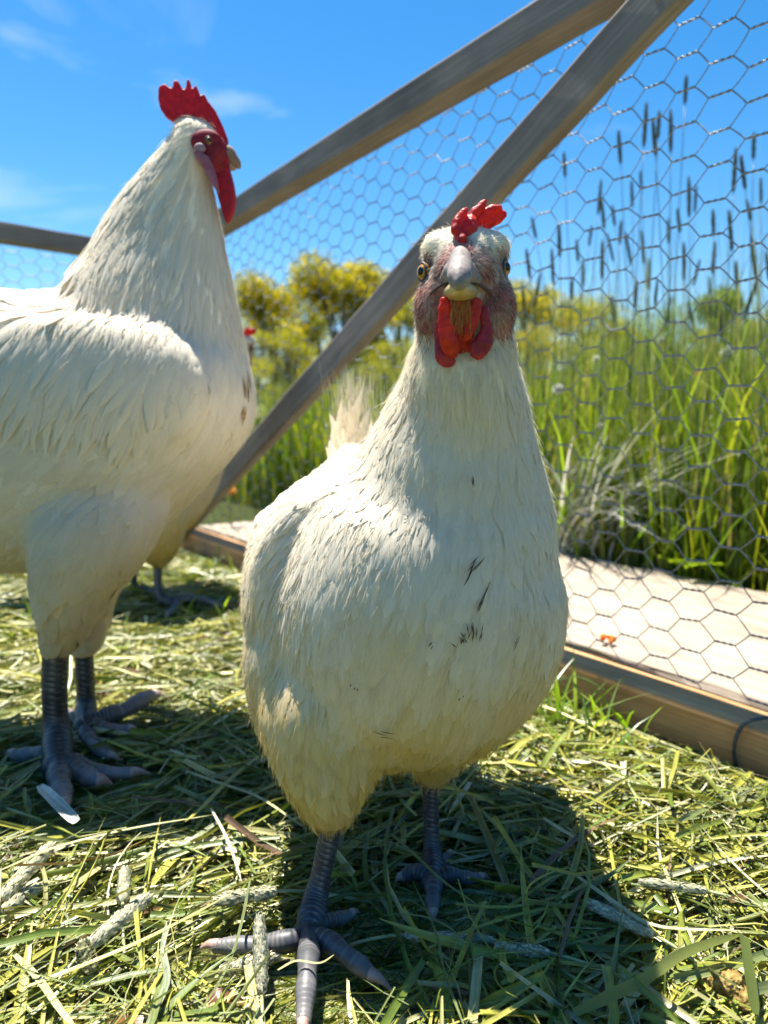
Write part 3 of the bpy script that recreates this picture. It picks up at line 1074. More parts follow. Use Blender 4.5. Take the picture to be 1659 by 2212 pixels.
rg = np.random.default_rng(5)
many = [(1297, 385), (1302, 432), (1325, 440), (1312, 500), (1365, 390), (1383, 372), (1487, 380), (1502, 405), (1540, 455), (1572, 455), (1545, 520), (1610, 430),
        (1625, 505), (1590, 560), (1278, 490), (1300, 520), (1262, 560), (1340, 480), (1352, 500), (1440, 470), (1462, 450), (1478, 520), (1515, 560), (1530, 600),
        (1190, 540), (1205, 480), (1150, 470), (1165, 590), (1140, 540), (1235, 600), (1400, 560), (1420, 600), (1375, 610), (1640, 600), (1655, 540), (1605, 640),
        (1450, 640), (1490, 655), (1245, 520), (1130, 610), (1325, 640), (1555, 680), (1385, 500), (1645, 380)]
for i, (x, y) in enumerate(many):
    tier = 0 if y < 460 else (1 if y < 550 else 2)
    row = sorted(q for q in many if (0 if q[1] < 460 else (1 if q[1] < 550 else 2)) == tier)
    stalk(x + rg.uniform(-3, 3), y + rg.uniform(-4, 4), rg.uniform(1.35, 2.1), rg.normal(0, 0.10), 200 + i,
          'dark foxtail stalk behind the wire, %s tier of heads, %s from the left' % (('highest', 'middle', 'lowest')[tier], ORD[row.index((x, y))]))
left = [(640, 770), (690, 740), (610, 850), (850, 760), (560, 900), (830, 800), (770, 790)]
for i, (x, y) in enumerate(left):
    stalk(x, y, rg.uniform(1.9, 2.8), rg.normal(0, 0.08), 300 + i, 'green meadow stalk between the rooster and the hen, %s from the left' % ORD[sorted(left).index((x, y))], 'stalks between the birds')
# broad-leaved weeds at the foot of the meadow
def weed(px, py, Y, label, seed, sc=1.0):
    rg = np.random.default_rng(seed)
    b = P(px, py, Y); b.z = 0.0
    root = empty('leafy_weed', b, label, 'weed', 'leafy weeds outside the board')
    for k in range(rg.integers(7, 11)):
        a = rg.uniform(0, 6.28); L = sc * rg.uniform(0.06, 0.11); el = rg.uniform(0.3, 1.2)
        s = np.linspace(0, 1, 7)
        d = np.array([math.cos(a) * math.cos(el), math.sin(a) * math.cos(el), math.sin(el)])
        c = np.array(b)[None] + d[None] * (s * L)[:, None] + np.array([0, 0, 0.05 * sc])[None] * rg.uniform(0, 1); c[:, 2] -= 0.35 * L * s ** 2
        sd = np.array([-math.sin(a), math.cos(a), 0.15])[None] * (np.array([.12, .5, .95, 1, .8, .45, .03]) * 0.26 * L)[:, None]
        nn = np.tile(np.array([0, 0, 1.0]), (1, 7, 1))
        col = np.array([[0.12, 0.19, 0.016]]) * rg.uniform(0.7, 1.4)
        link('leaf', ribbons('leaf', c[None], sd[None], col, fold=np.full((1, 7), 0.004), nrm=nn), M['grass'], root)
    st = Acc(); st.tube(np.array([tuple(b), tuple(b + Vector((0, 0, 0.06 * sc)))]), np.array([0.002, 0.001]), 6, up=(0, 1, 0), color=(0.1, 0.13, 0.04))
    link('stem', st.mesh('stem'), M['grass'], root)


weed(1580, 1230, 1.16, 'broad bright green leaves behind the board at the right edge', 1, 1.3)
weed(1500, 1215, 1.22, 'broad-leaved weed behind the board in the middle of its back edge', 2, 1.1)
weed(1350, 1190, 1.42, 'small broad-leaved weed beside the pale dead grass', 3, 1.2)


# white fluffy heads in the meadow
def fluff(px, py, Y, label, seed, r=0.009):
    rg = np.random.default_rng(seed)
    c = P(px, py, Y)
    root = empty('fluffy_stalk', (c.x, Y, 0), label, 'grass stalk', 'white fluffy stalks beyond the wire')
    acc = Acc(); acc.tube(spline([(c.x + rg.uniform(-.02, .02), Y, 0), (c.x + 0.004, Y, c.z * 0.6), tuple(c)], 8), np.linspace(0.0022, 0.0012, 8), 6, up=(0, 1, 0), color=(0.3, 0.33, 0.2))
    link('stem', acc.mesh('stem'), M['seed'], root)
    d = unit(rg.normal(size=(160, 3)))
    L = r * rg.uniform(0.8, 1.6, 160)
    cen = np.array(c)[None, None] + d[:, None] * (np.linspace(0.05, 1, 3)[None, :] * L[:, None])[..., None]
    sd = unit(np.cross(d, rg.normal(size=(160, 3))))[:, None] * np.array([0.0004, 0.0012, 0.0002])[None, :, None]
    link('seed_head', ribbons('seed_head', cen, sd, np.tile([[0.7, 0.7, 0.66]], (160, 1))), M['seed'], root)


fluff(1205, 840, 1.40, 'white round fluffy head right of the hen neck', 1, 0.0085)
fluff(1570, 760, 1.45, 'white elongated fluffy head near the right edge', 2, 0.010)
fluff(1288, 775, 1.5, 'pale fluffy head above the white stalk, right of the hen neck', 3, 0.006)
fluff(1428, 735, 1.6, 'small pale fluffy head amid the dense stalks', 4, 0.006)
fluff(1300, 920, 1.35, 'white stalk standing over the pale dead grass', 5, 0.005)


# dandelions
def dandelion(px, py, Y, label, seed, r=0.011, ground=True):
    rg = np.random.default_rng(seed)
    c = P(px, py, Y)
    root = empty('dandelion', (c.x, Y, 0.0 if ground else c.z), label, 'flower', 'yellow dandelions')
    if ground:
        acc = Acc(); acc.tube(spline([(c.x + 0.01, Y, 0), (c.x - 0.002, Y, c.z * 0.5), tuple(c)], 8), np.linspace(0.002, 0.0014, 8), 6, up=(0, 1, 0), color=(0.14, 0.17, 0.05))
        link('stem', acc.mesh('stem'), M['grass'], root)
    n = 90
    a = rg.uniform(0, 6.28, n); el = rg.uniform(0.05, 1.4, n)
    d = np.stack([np.cos(a) * np.cos(el), np.sin(a) * np.cos(el) - 0.3, np.sin(el)], 1)
    d = unit(d)
    L = r * rg.uniform(0.8, 1.1, n)
    cen = np.array(c)[None, None] + d[:, None] * (np.linspace(0.05, 1, 3)[None, :] * L[:, None])[..., None]
    sd = np.stack([-np.sin(a), np.cos(a), 0 * a], 1)[:, None] * (np.array([0.25, 1, 0.8]) * r * 0.11)[None, :, None]
    link('petals', ribbons('petals', cen, sd, np.array([[0.78, 0.40, 0.012]]) * rg.uniform(0.8, 1.15, (n, 1))), M['petal'], root)


dandelion(498, 1068, 1.75, 'yellow dandelion between the rooster breast and the hen back', 1, 0.019)
dandelion(543, 905, 2.3, 'small yellow dandelion touching the rooster breast edge', 2, 0.016)
dandelion(1237, 962, 1.7, 'small orange-yellow dandelion right of the hen neck', 3, 0.010)
dandelion(1505, 812, 1.9, 'yellow flower among the stalks near the right edge', 4, 0.010)

# ------------------------------------------------------------------ cut grass strewn over the pen floor
HAYC = np.array([(0.34, 0.33, 0.050), (0.41, 0.385, 0.075), (0.20, 0.24, 0.034), (0.45, 0.43, 0.18), (0.12, 0.17, 0.022), (0.26, 0.28, 0.11), (0.18, 0.215, 0.07), (0.52, 0.50, 0.31)])
HAYP = np.array([.18, .14, .19, .11, .15, .08, .07, .08])


FEET = [tuple((lambda g: (g.x, g.y))(G(x, y, 0.012)) for x, y in pr) for pr in [((667, 2020), (430, 2064)), ((667, 2040), (652, 2290)), ((680, 2030), (850, 2156)), ((680, 2020), (778, 1988)),
        ((937, 1905), (856, 1918)), ((937, 1905), (936, 2005)), ((937, 1905), (1056, 1914)), ((185, 1560), (362, 1515)), ((190, 1570), (304, 1592)), ((128, 1650), (240, 1700)), ((128, 1660), (142, 1775)), ((128, 1655), (326, 1684)), ((128, 1650), (10, 1640))]]


def strew(n, ymin, ymax, lmin, lmax, wmin, wmax, zmax, rng, K=6, name='cut_grass', xpad=0.10, curl=4.5):
    y = ymin + (ymax - ymin) * rng.random(n * 3)
    x = rng.uniform(-1, 1, n * 3) * (0.56 * np.maximum(y, 0.1) + xpad)
    p = np.stack([x, y], 1)
    inside = (wall_n(p) < -0.012) & (((p - np.array(A0)[None, :2]) @ np.array(E1)[:2]) > A_FAR + 0.03)
    p = p[inside][:n]
    n = len(p)
    L = rng.uniform(lmin, lmax, n) * rng.uniform(0.6, 1.0, n)
    th = np.where(rng.random(n) < 0.55, rng.normal(0.55, 0.65, n), rng.uniform(0, 2 * np.pi, n))
    kap = rng.normal(0, curl, n)
    s = np.linspace(-0.5, 0.5, K)[None, :] * L[:, None]
    ang = th[:, None] + kap[:, None] * s
    # a kink in some stems
    kink = (rng.random(n) < 0.2)[:, None] * rng.normal(0, 0.6, n)[:, None]
    ang = ang + kink * (s > 0.1 * L[:, None])
    ds = (L / (K - 1))[:, None]
    cx = np.cumsum(np.cos(ang) * ds, 1); cy = np.cumsum(np.sin(ang) * ds, 1)
    cx -= cx.mean(1, keepdims=True); cy -= cy.mean(1, keepdims=True)
    z0 = zmax * rng.random(n) ** 1.3 + 0.001
    slope = rng.normal(0, 0.13, n)
    arch = rng.normal(0.0, 1.6, n)
    z = z0[:, None] + slope[:, None] * s + arch[:, None] * (s ** 2 - (L[:, None] / 3.5) ** 2)
    mound = np.array([0.012 * mnoise.noise(Vector((a * 5, b * 5, 2.0))) + 0.006 * mnoise.noise(Vector((a * 16, b * 16, 7.0))) for a, b in p])
    z = z + mound[:, None]
    zc = z.copy()
    qx, qy = p[:, :1] + cx, p[:, 1:] + cy
    for (ax, ay), (bx, by) in FEET:
        ex, ey = bx - ax, by - ay
        tt = np.clip(((qx - ax) * ex + (qy - ay) * ey) / (ex * ex + ey * ey), 0, 1)
        dd = np.hypot(qx - ax - tt * ex, qy - ay - tt * ey).min(1)
        zc = np.where((dd < 0.012)[:, None], np.minimum(zc, 0.005), zc)
    z = zc
    wn_ = (qx - A0.x) * EN.x + (qy - A0.y) * EN.y
    z = np.where(wn_ > -0.045, np.minimum(z, 0.004 + 0.016 * np.clip((-0.012 - wn_) / 0.033, 0, 1)), z)
    z = np.maximum(z + 0 * mound[:, None], 0.001 + 0.0005 * rng.random((n, 1)))
    cen = np.stack([p[:, :1] + cx, p[:, 1:] + cy, z], -1)
    tang = unit(np.gradient(cen, axis=1))
    hor = unit(np.cross(tang, np.array([0, 0, 1.0])))
    ver = np.cross(hor, tang)
    roll = rng.normal(0, 0.55, n)[:, None] + rng.normal(0, 0.9, n)[:, None] * (s / L[:, None])
    side = hor * np.cos(roll)[..., None] + ver * np.sin(roll)[..., None]
    nrm = -hor * np.sin(roll)[..., None] + ver * np.cos(roll)[..., None]
    w = rng.uniform(wmin, wmax, n) * np.where(rng.random(n) < 0.45, 0.45, 1.0)
    blade = rng.random(n) < 0.6
    prof = np.where(blade[:, None], np.interp(np.linspace(0, 1, K), [0, .2, .6, .85, 1], [.75, 1, .85, .5, .05])[None], 0.8)
    hw = w[:, None] * prof * 0.5
    c = HAYC[rng.choice(len(HAYC), n, p=HAYP)] * rng.uniform(0.75, 1.25, (n, 1))
    br = rng.random(n) < 0.025
    c[br] = np.array((0.15, 0.085, 0.035)) * rng.uniform(0.7, 1.3, (br.sum(), 1))
    me = ribbons(name, cen, side * hw[..., None], c, fold=hw * 0.55, nrm=nrm)
    o = link(name, me, M['hay'])
    tag(o, 'yellow-green cut grass strewn over the pen floor', 'cut grass', kind='stuff')


hr = np.random.default_rng(77)
strew(6600, 0.19, 0.52, 0.04, 0.20, 0.0018, 0.0062, 0.024, hr, xpad=0.26)
strew(5000, 0.19, 0.52, 0.02, 0.07, 0.0010, 0.0030, 0.022, hr, xpad=0.26)
strew(6000, 0.50, 0.85, 0.04, 0.19, 0.0022, 0.0066, 0.024, hr, xpad=0.22)
strew(3500, 0.50, 0.85, 0.02, 0.07, 0.0010, 0.003, 0.022, hr)
strew(8000, 0.84, 1.75, 0.04, 0.14, 0.0022, 0.0065, 0.024, hr)
strew(3600, 0.19, 0.80, 0.03, 0.11, 0.0006, 0.0014, 0.028, hr, K=9, name='grass_wisps', curl=16)
strew(2600, -0.35, 0.20, 0.05, 0.15, 0.0022, 0.0060, 0.022, hr, xpad=0.25)

# growing blades poking up through the cut grass
def tufts(spots, name, label, rng, hmin=0.04, hmax=0.10):
    B = []
    for (px, py, n, sp) in spots:
        g = G(px, py)
        B.append(np.stack([g.x + rng.normal(0, sp, n), g.y + rng.normal(0, sp, n), np.zeros(n)], 1))
    b = np.concatenate(B); b = b[wall_n(b) < -0.008]; n = len(b)
    me = blades(name, b, rng.uniform(hmin, hmax, n), rng.uniform(0, 6.28, n), np.abs(rng.normal(0.55, 0.35, n)), rng.uniform(0.002, 0.0045, n),
                (GREENS * 1.5)[rng.integers(0, 6, n)] * rng.uniform(0.8, 1.3, (n, 1)), rng, K=6, droop=np.clip(rng.normal(0.2, 0.2, n), 0, 0.6))
    tag(link(name, me, M['grass']), label, 'grass', kind='stuff')


tufts([(1150, 1580, 26, 0.022), (1210, 1590, 22, 0.02), (1265, 1610, 14, 0.02), (1110, 1540, 14, 0.02), (1330, 1640, 8, 0.02)], 'growing_grass',
      'fresh green grass growing against the bottom rail right of the hen', hr, 0.03, 0.075)
tufts([(250, 1310, 60, 0.05), (400, 1260, 60, 0.06), (470, 1240, 40, 0.05), (470, 1330, 40, 0.06), (60, 1400, 30, 0.06)], 'growing_grass',
      'short green grass growing behind the rooster legs', hr, 0.02, 0.06)
tufts([(1420, 2100, 8, 0.03), (150, 2120, 10, 0.04), (300, 2180, 8, 0.03), (1500, 1950, 8, 0.04)], 'growing_grass', 'single green blades among the cut grass near the lens', hr, 0.012, 0.03)


# ------------------------------------------------------------------ foxtail heads lying on the cut grass
rg = np.random.default_rng(31)
LYING = [head_mesh('seed_head', 0.044, 0.0040, rg, (0.52, 0.50, 0.35), 0.0030, 1000), head_mesh('seed_head', 0.036, 0.0037, rg, (0.48, 0.47, 0.31), 0.0030, 850)]
for me in LYING: me.materials.append(M['seed'])


def fallen(x0, y0, x1, y1, label, k, z0=0.026, z1=0.026, stem=0.05, w=1.0):
    """A foxtail head lying from base (x0, y0) to tip (x1, y1)."""
    a, b = G(x0, y0, z0), G(x1, y1, z1)
    L = (b - a).length
    root = empty('fallen_foxtail', a, label, 'seed head', 'foxtail heads lying on the cut grass')
    o = bpy.data.objects.new('spike', LYING[k]); COL.objects.link(o); o.parent = root
    o.rotation_mode = 'QUATERNION'; o.rotation_quaternion = (b - a).normalized().to_track_quat('Z', 'Y')
    nat = (0.044, 0.036)[k]
    o.scale = (w, w, L / nat)
    d = (a - b).normalized()
    acc = Acc()
    s = np.linspace(0, 1, 7)
    pth = np.array(a)[None] + np.array(d)[None] * (s * stem)[:, None]; pth[:, 2] -= 0.016 * s ** 1.5; pth[:, 0] += 0.006 * s ** 2
    acc.tube(pth, np.linspace(0.0009, 0.0011, 7), 6, color=(0.33, 0.35, 0.16))
    link('stem', acc.mesh('stem'), M['hay'], root)


fallen(190, 2045, 318, 1940, 'pale foxtail head lying left of the straw heap, tip up to the right', 0, w=1.15)
fallen(0, 1945, 108, 1830, 'foxtail head at the left edge pointing up to the right', 0, w=1.2)
fallen(-20, 1985, 90, 1915, 'short foxtail head below the other one at the left edge', 1, 0.022, 0.022, w=1.1)
fallen(195, 2105, 180, 2035, 'tufted white foxtail head standing nearly upright at lower left', 1, 0.022, 0.036, w=1.25)
fallen(600, 1925, 470, 1945, 'bristly pale foxtail head lying level to the left of the hen shank', 1, 0.026, 0.026, w=1.15)
fallen(265, 1950, 270, 1880, 'curled pale foxtail head beside the straw heap', 1, 0.028, 0.03, w=1.05)
fallen(565, 2150, 560, 1985, 'grey-green foxtail head crossing in front of the hen outer toe', 0, 0.018, 0.034, w=1.0)
fallen(470, 2100, 600, 2065, 'grey foxtail head pressed under the hen outer toe', 0, 0.014, 0.014, w=1.0)
fallen(1190, 2060, 1075, 2045, 'dim foxtail head in the hen shadow, right of its inner toe', 0, w=0.85)
fallen(870, 2020, 1060, 2030, 'long dark foxtail head in the hen shadow behind the inner toe', 0, 0.022, 0.022, w=0.75)
fallen(1415, 2020, 1270, 1950, 'foxtail head at the edge of the hen shadow on the right', 0, w=0.95)
fallen(1530, 1925, 1390, 1905, 'pale foxtail head in the sunlit cut grass at right', 1, w=0.8)


# ------------------------------------------------------------------ single pieces that stand out
def strap(pts, w, label, name, mat, col, cat='grass blade', fold=0.25, group=None, upn=(0, 0, 1), prof=None):
    p = spline([tuple(q) for q in pts], 14)
    t = unit(np.gradient(p, axis=0))
    sd = unit(np.cross(t, np.array(upn)[None]))
    nn = np.cross(sd, t)
    pr = np.interp(np.linspace(0, 1, 14), [0, .15, .6, .9, 1], [.6, 1, .95, .6, .1] if prof is None else prof)
    hw = w * 0.5 * pr
    me = ribbons(name, p[None], (sd * hw[:, None])[None], np.array([col]), fold=(hw * fold)[None], nrm=nn[None])
    o = link(name, me, mat, shift=Vector(p[0]))
    return tag(o, label, cat, group)


strap([G(1240, 2188, 0.028), G(1320, 2150, 0.034), G(1400, 2110, 0.036), G(1470, 2062, 0.038), G(1540, 2035, 0.038), G(1604, 2018, 0.036)], 0.0052,
      'long yellow-green blade lying across the lower right corner', 'grass_blade', M['grass'], (0.19, 0.22, 0.06), upn=(0, -0.7, 0.7))
strap([G(1607, 2020, 0.037), G(1618, 2090, 0.036), G(1632, 2190, 0.030)], 0.0058, 'folded end of the long blade hanging down at the right edge', 'grass_blade', M['grass'], (0.10, 0.13, 0.03), upn=(0, -0.8, 0.5),
      prof=[1, 1, 1, .9, .5])
strap([P(1165, 1394, 0.74), P(1220, 1392, 0.735), P(1290, 1408, 0.73), P(1350, 1440, 0.725)], 0.006, 'green blade lying on the edge of the bottom rail beside the hen breast', 'grass_blade', M['grass'], (0.09, 0.15, 0.02))
strap([G(1110, 1520, 0.010), G(1165, 1485, 0.03), G(1240, 1462, 0.045), G(1290, 1480, 0.046), G(1345, 1515, 0.03)], 0.004, 'dark green blade arching against the front of the bottom rail', 'grass_blade', M['grass'], (0.05, 0.09, 0.015))
STRAW = (0.46, 0.44, 0.22)
for (q, w, lab, col) in [
    ([(400, 1664), (470, 1690), (560, 1722), (660, 1790)], 0.0030, 'pale straw running down to the right, left of the hen shank', STRAW),
    ([(560, 1632), (500, 1680), (440, 1740), (400, 1775)], 0.0036, 'yellow straw slanting up to the hen thigh', (0.42, 0.38, 0.08)),
    ([(455, 1745), (485, 1800), (505, 1850), (522, 1905)], 0.0020, 'thin pale straw kinked beside the hen shank', (0.55, 0.54, 0.40)),
    ([(540, 1900), (520, 2000), (490, 2090), (430, 2190)], 0.0016, 'thin green stem crossing the hen outer toe', (0.16, 0.19, 0.07)),
    ([(320, 2210), (360, 2120), (352, 2050), (360, 1990)], 0.0035, 'upright grey-green blade at lower left', (0.26, 0.30, 0.18)),
    ([(30, 2060), (80, 2110), (130, 2180), (170, 2230)], 0.0034, 'thick pale yellow straw at the lower left corner', (0.50, 0.47, 0.22)),
    ([(600, 2095), (640, 2075), (690, 2080), (722, 2062)], 0.0014, 'short curled straw lying over the hen foot', (0.45, 0.43, 0.18)),
    ([(60, 2130), (190, 2080), (330, 2020), (500, 1930)], 0.0030, 'long yellow-green straw crossing the lower left', (0.36, 0.36, 0.12)),
    ([(0, 1880), (120, 1830), (280, 1790), (460, 1760)], 0.0026, 'long straw at the edge of the rooster shadow', (0.36, 0.35, 0.13)),
    ([(1230, 1880), (1330, 1950), (1420, 2000), (1600, 2010)], 0.0030, 'long bright straw curving across the sunlit cut grass at right', (0.48, 0.47, 0.26)),
    ([(1000, 2210), (960, 2100), (940, 2010), (890, 1900)], 0.0014, 'thin green stem in the hen shadow', (0.16, 0.20, 0.06)),
    ([(845, 1800), (900, 1850), (960, 1905), (1040, 1960)], 0.0020, 'green stem slanting past the hen right shank', (0.22, 0.26, 0.07)),
]:
    strap([G(x, y, 0.031) for x, y in q], w, lab, 'straw', M['hay'], col, 'straw', 0.4)
strap([G(85, 1695, 0.030), G(120, 1730, 0.036), G(165, 1775, 0.030)], 0.0085, 'broad pale blue-green blade in front of the rooster foot', 'grass_blade', M['hay'], (0.36, 0.42, 0.36), upn=(0.3, -0.5, 0.8), prof=[.5, 1, 1, .9, .6])
strap([G(440, 2190, 0.02), G(475, 2150, 0.026), G(530, 2165, 0.02)], 0.010, 'curled dry brown leaf at the bottom edge, left of the hen middle toe', 'dry_leaf', M['hay'], (0.16, 0.075, 0.03), 'dry leaf', 0.5)
strap([G(200, 2200, 0.02), G(300, 2206, 0.026), G(400, 2195, 0.02)], 0.007, 'long dry brown leaf along the bottom edge', 'dry_leaf', M['hay'], (0.15, 0.07, 0.025), 'dry leaf', 0.5)

# droppings at the lower right corner
def lump(c, r, seed, flat=0.7):
    acc = Acc(); rg = np.random.default_rng(seed)
    for i in range(16):
        d = unit(rg.normal(size=3)); d[2] = abs(d[2]) * flat
        acc.ball(np.array(c) + d * r * rg.uniform(0.3, 0.85), r * rg.uniform(0.25, 0.5), 10)
    me = remeshed(acc.mesh('lump'), r * 0.05, 2)
    v, nn = get_np(me)
    off = np.array([0.08 * mnoise.noise(Vector(p) * (2.2 / r)) + 0.09 * mnoise.noise(Vector(p) * (16 / r)) + 0.06 * mnoise.noise(Vector(p) * (7 / r)) for p in v]) * r
    me.vertices.foreach_set('co', (v + nn * off[:, None]).astype(np.float32).ravel()); me.update()
    return me


c = G(1572, 2150, 0.012)
root = empty('chicken_dropping', (c.x, c.y, 0), 'crumbly brown dropping with a white cap at the lower right corner', 'dropping')
link('brown_mass', lump(c, 0.014, 1), M['dung'], root)
c2 = G(1520, 2118, 0.014)
link('white_cap', lump(c2, 0.0055, 2, 0.4), M['dung_white'], root)
c3 = G(1475, 2200, 0.008)
o = link('chicken_dropping', lump(c3, 0.008, 3, 0.3), M['dung_white'], shift=(c3.x, c3.y, 0))
tag(o, 'small whitish dropping at the bottom edge, left of the brown one', 'dropping')

# orange petal cluster on the board behind the netting
c = P(1313, 1392, 0.0 + 0.80)
aa = G(1313, 1390, 0.046)
acc = Acc(); rg = np.random.default_rng(4)
for i in range(11):
    a = rg.uniform(0, 6.28)
    acc.ball((aa.x + 0.006 * math.cos(a), aa.y + 0.005 * math.sin(a), 0.051 + rg.uniform(-.002, .003)), (0.0035, 0.003, 0.003), 8, color=np.array((0.72, 0.22, 0.01)) * rg.uniform(0.7, 1.1))
o = link('withered_dandelion', remeshed(acc.mesh('w'), 0.0006, 2), M['petal'], shift=(aa.x, aa.y, 0.045))
v, _ = get_np(o.data); set_attr(o.data, 'tint', np.tile([0.70, 0.22, 0.012], (len(v), 1)))
tag(o, 'orange withered flower lying on the pale board behind the netting', 'flower')
# white petal hanging behind the hen's right thigh
aa = P(970, 1655, 0.47)
acc = Acc(); acc.ball(aa, (0.0048, 0.002, 0.0062), 14, color=(0.8, 0.8, 0.78))
n = 70; d = unit(np.random.default_rng(8).normal(size=(n, 3)))
o = link('downy_tuft', acc.mesh('downy_tuft'), M['seed'], shift=aa)
v, nn = get_np(o.data)
tag(o, 'small white fluffy tuft right behind the hen right thigh', 'fluff')
st = Acc(); st.tube(spline([(aa.x + 0.02, aa.y + 0.015, 0.0), (aa.x + 0.01, aa.y + 0.006, aa.z * 0.5), tuple(aa)], 8) - np.array(aa), np.full(8, 0.0008), 6, up=(0, 1, 0), color=(0.3, 0.33, 0.15))
s = bpy.data.objects.new('stem', st.mesh('stem')); COL.objects.link(s); s.data.materials.append(M['hay']); s.parent = o

# ------------------------------------------------------------------ birds
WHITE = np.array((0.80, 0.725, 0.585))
CREAM = np.array((0.70, 0.51, 0.125))  # belly buff, with yellow bounce from the ground painted in
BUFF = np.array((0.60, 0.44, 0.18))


class Flow:
    """Direction feathers lie in: nearest of several guide lines, each running from head to tail."""
    def __init__(self, lines):
        P_, D_ = [], []
        for ln in lines:
            p = spline([tuple(q) for q in ln], 24)
            P_.append(p); D_.append(unit(np.gradient(p, axis=0)))
        self.p = np.concatenate(P_); self.d = np.concatenate(D_)

    def __call__(self, pts):
        out = np.zeros_like(pts)
        for i in range(0, len(pts), 4000):
            q = pts[i:i + 4000]
            d2 = ((q[:, None] - self.p[None]) ** 2).sum(-1) + 1e-5
            w = d2 ** -2.0
            out[i:i + 4000] = unit((w[..., None] * self.d[None]).sum(1))
        return out


def bvh_of(me):
    me.calc_loop_triangles()
    v, _ = get_np(me)
    T = np.empty(len(me.loop_triangles) * 3, np.int32); me.loop_triangles.foreach_get('vertices', T)
    return BVHTree.FromPolygons([tuple(x) for x in v.tolist()], [tuple(t) for t in T.reshape(-1, 3).tolist()])


def lay_feathers(name, tree, pts, nrm, dirs, L, Wd, lift0, lift1, cols, rng, K=6, camber=0.16, round_=0.9, free=0.0):
    """Feathers that follow the body: each walks K steps over the surface, its tip raised by lift1."""
    n = len(pts)
    cen = np.zeros((n, K, 3)); sid = np.zeros((n, K, 3)); nm = np.zeros((n, K, 3))
    s = np.linspace(0, 1, K)
    wp = np.interp(s, [0, .15, .45, .75, .92, 1], [.28, .7, 1.0, round_, round_ * 0.62, .08])
    for i in range(n):
        p = Vector(pts[i]); d = Vector(dirs[i]); nn = Vector(nrm[i])
        d = (d - nn * d.dot(nn))
        if d.length < 1e-4: d = Vector((0, 0, -1)) - nn * nn.z * -1
        d.normalize()
        st = L[i] / (K - 1)
        for k in range(K):
            lift = lift0 + (lift1[i] - lift0) * s[k] ** 1.5
            cen[i, k] = p + nn * lift; nm[i, k] = nn
            sid[i, k] = d.cross(nn) * (Wd[i] * 0.5 * wp[k])
            if k < K - 1:
                q = p + d * st
                hit = tree.find_nearest(q)
                if hit[0] is not None and (hit[0] - q).length < 0.02:
                    n2 = hit[1]
                    if n2.dot(nn) < 0: n2 = -n2
                    if n2.dot(nn) > 0.3:
                        w = 1.0 - free
                        p = hit[0] * w + q * (1 - w)
                        nn = (nn * 0.45 + n2 * 0.55).normalized()
                    else:
                        p = hit[0]; nn = (nn * .75 + n2 * .25).normalized()
                else: p = q
                d = (d - nn * d.dot(nn)).normalized()
    fold = -(Wd[:, None] * camber * wp[None, :])
    return ribbons(name, cen, sid, cols, fold=fold, nrm=nm)


def fuzz(name, tree, pts, nrm, dirs, L, lift, rad, cols, rng, mat, parent, K=4, spread=0.25, out=0.25):
    n = len(pts)
    d = dirs - nrm * (dirs * nrm).sum(1, keepdims=True)
    d = unit(unit(d) + rng.normal(0, spread, (n, 3)))
    d = unit(d + nrm * (out * rng.uniform(-0.2, 1.0, n))[:, None])
    s = np.linspace(0, 1, K)
    p = pts[:, None] + nrm[:, None] * lift[:, None, None] + d[:, None] * (s[None, :] * L[:, None])[..., None]
    p -= nrm[:, None] * ((L[:, None] * s[None, :]) ** 2 / 0.16)[..., None]
    p[..., 2] -= 0.10 * L[:, None] * s[None, :] ** 2
    return hairs(name, p, cols, rad, mat, parent)


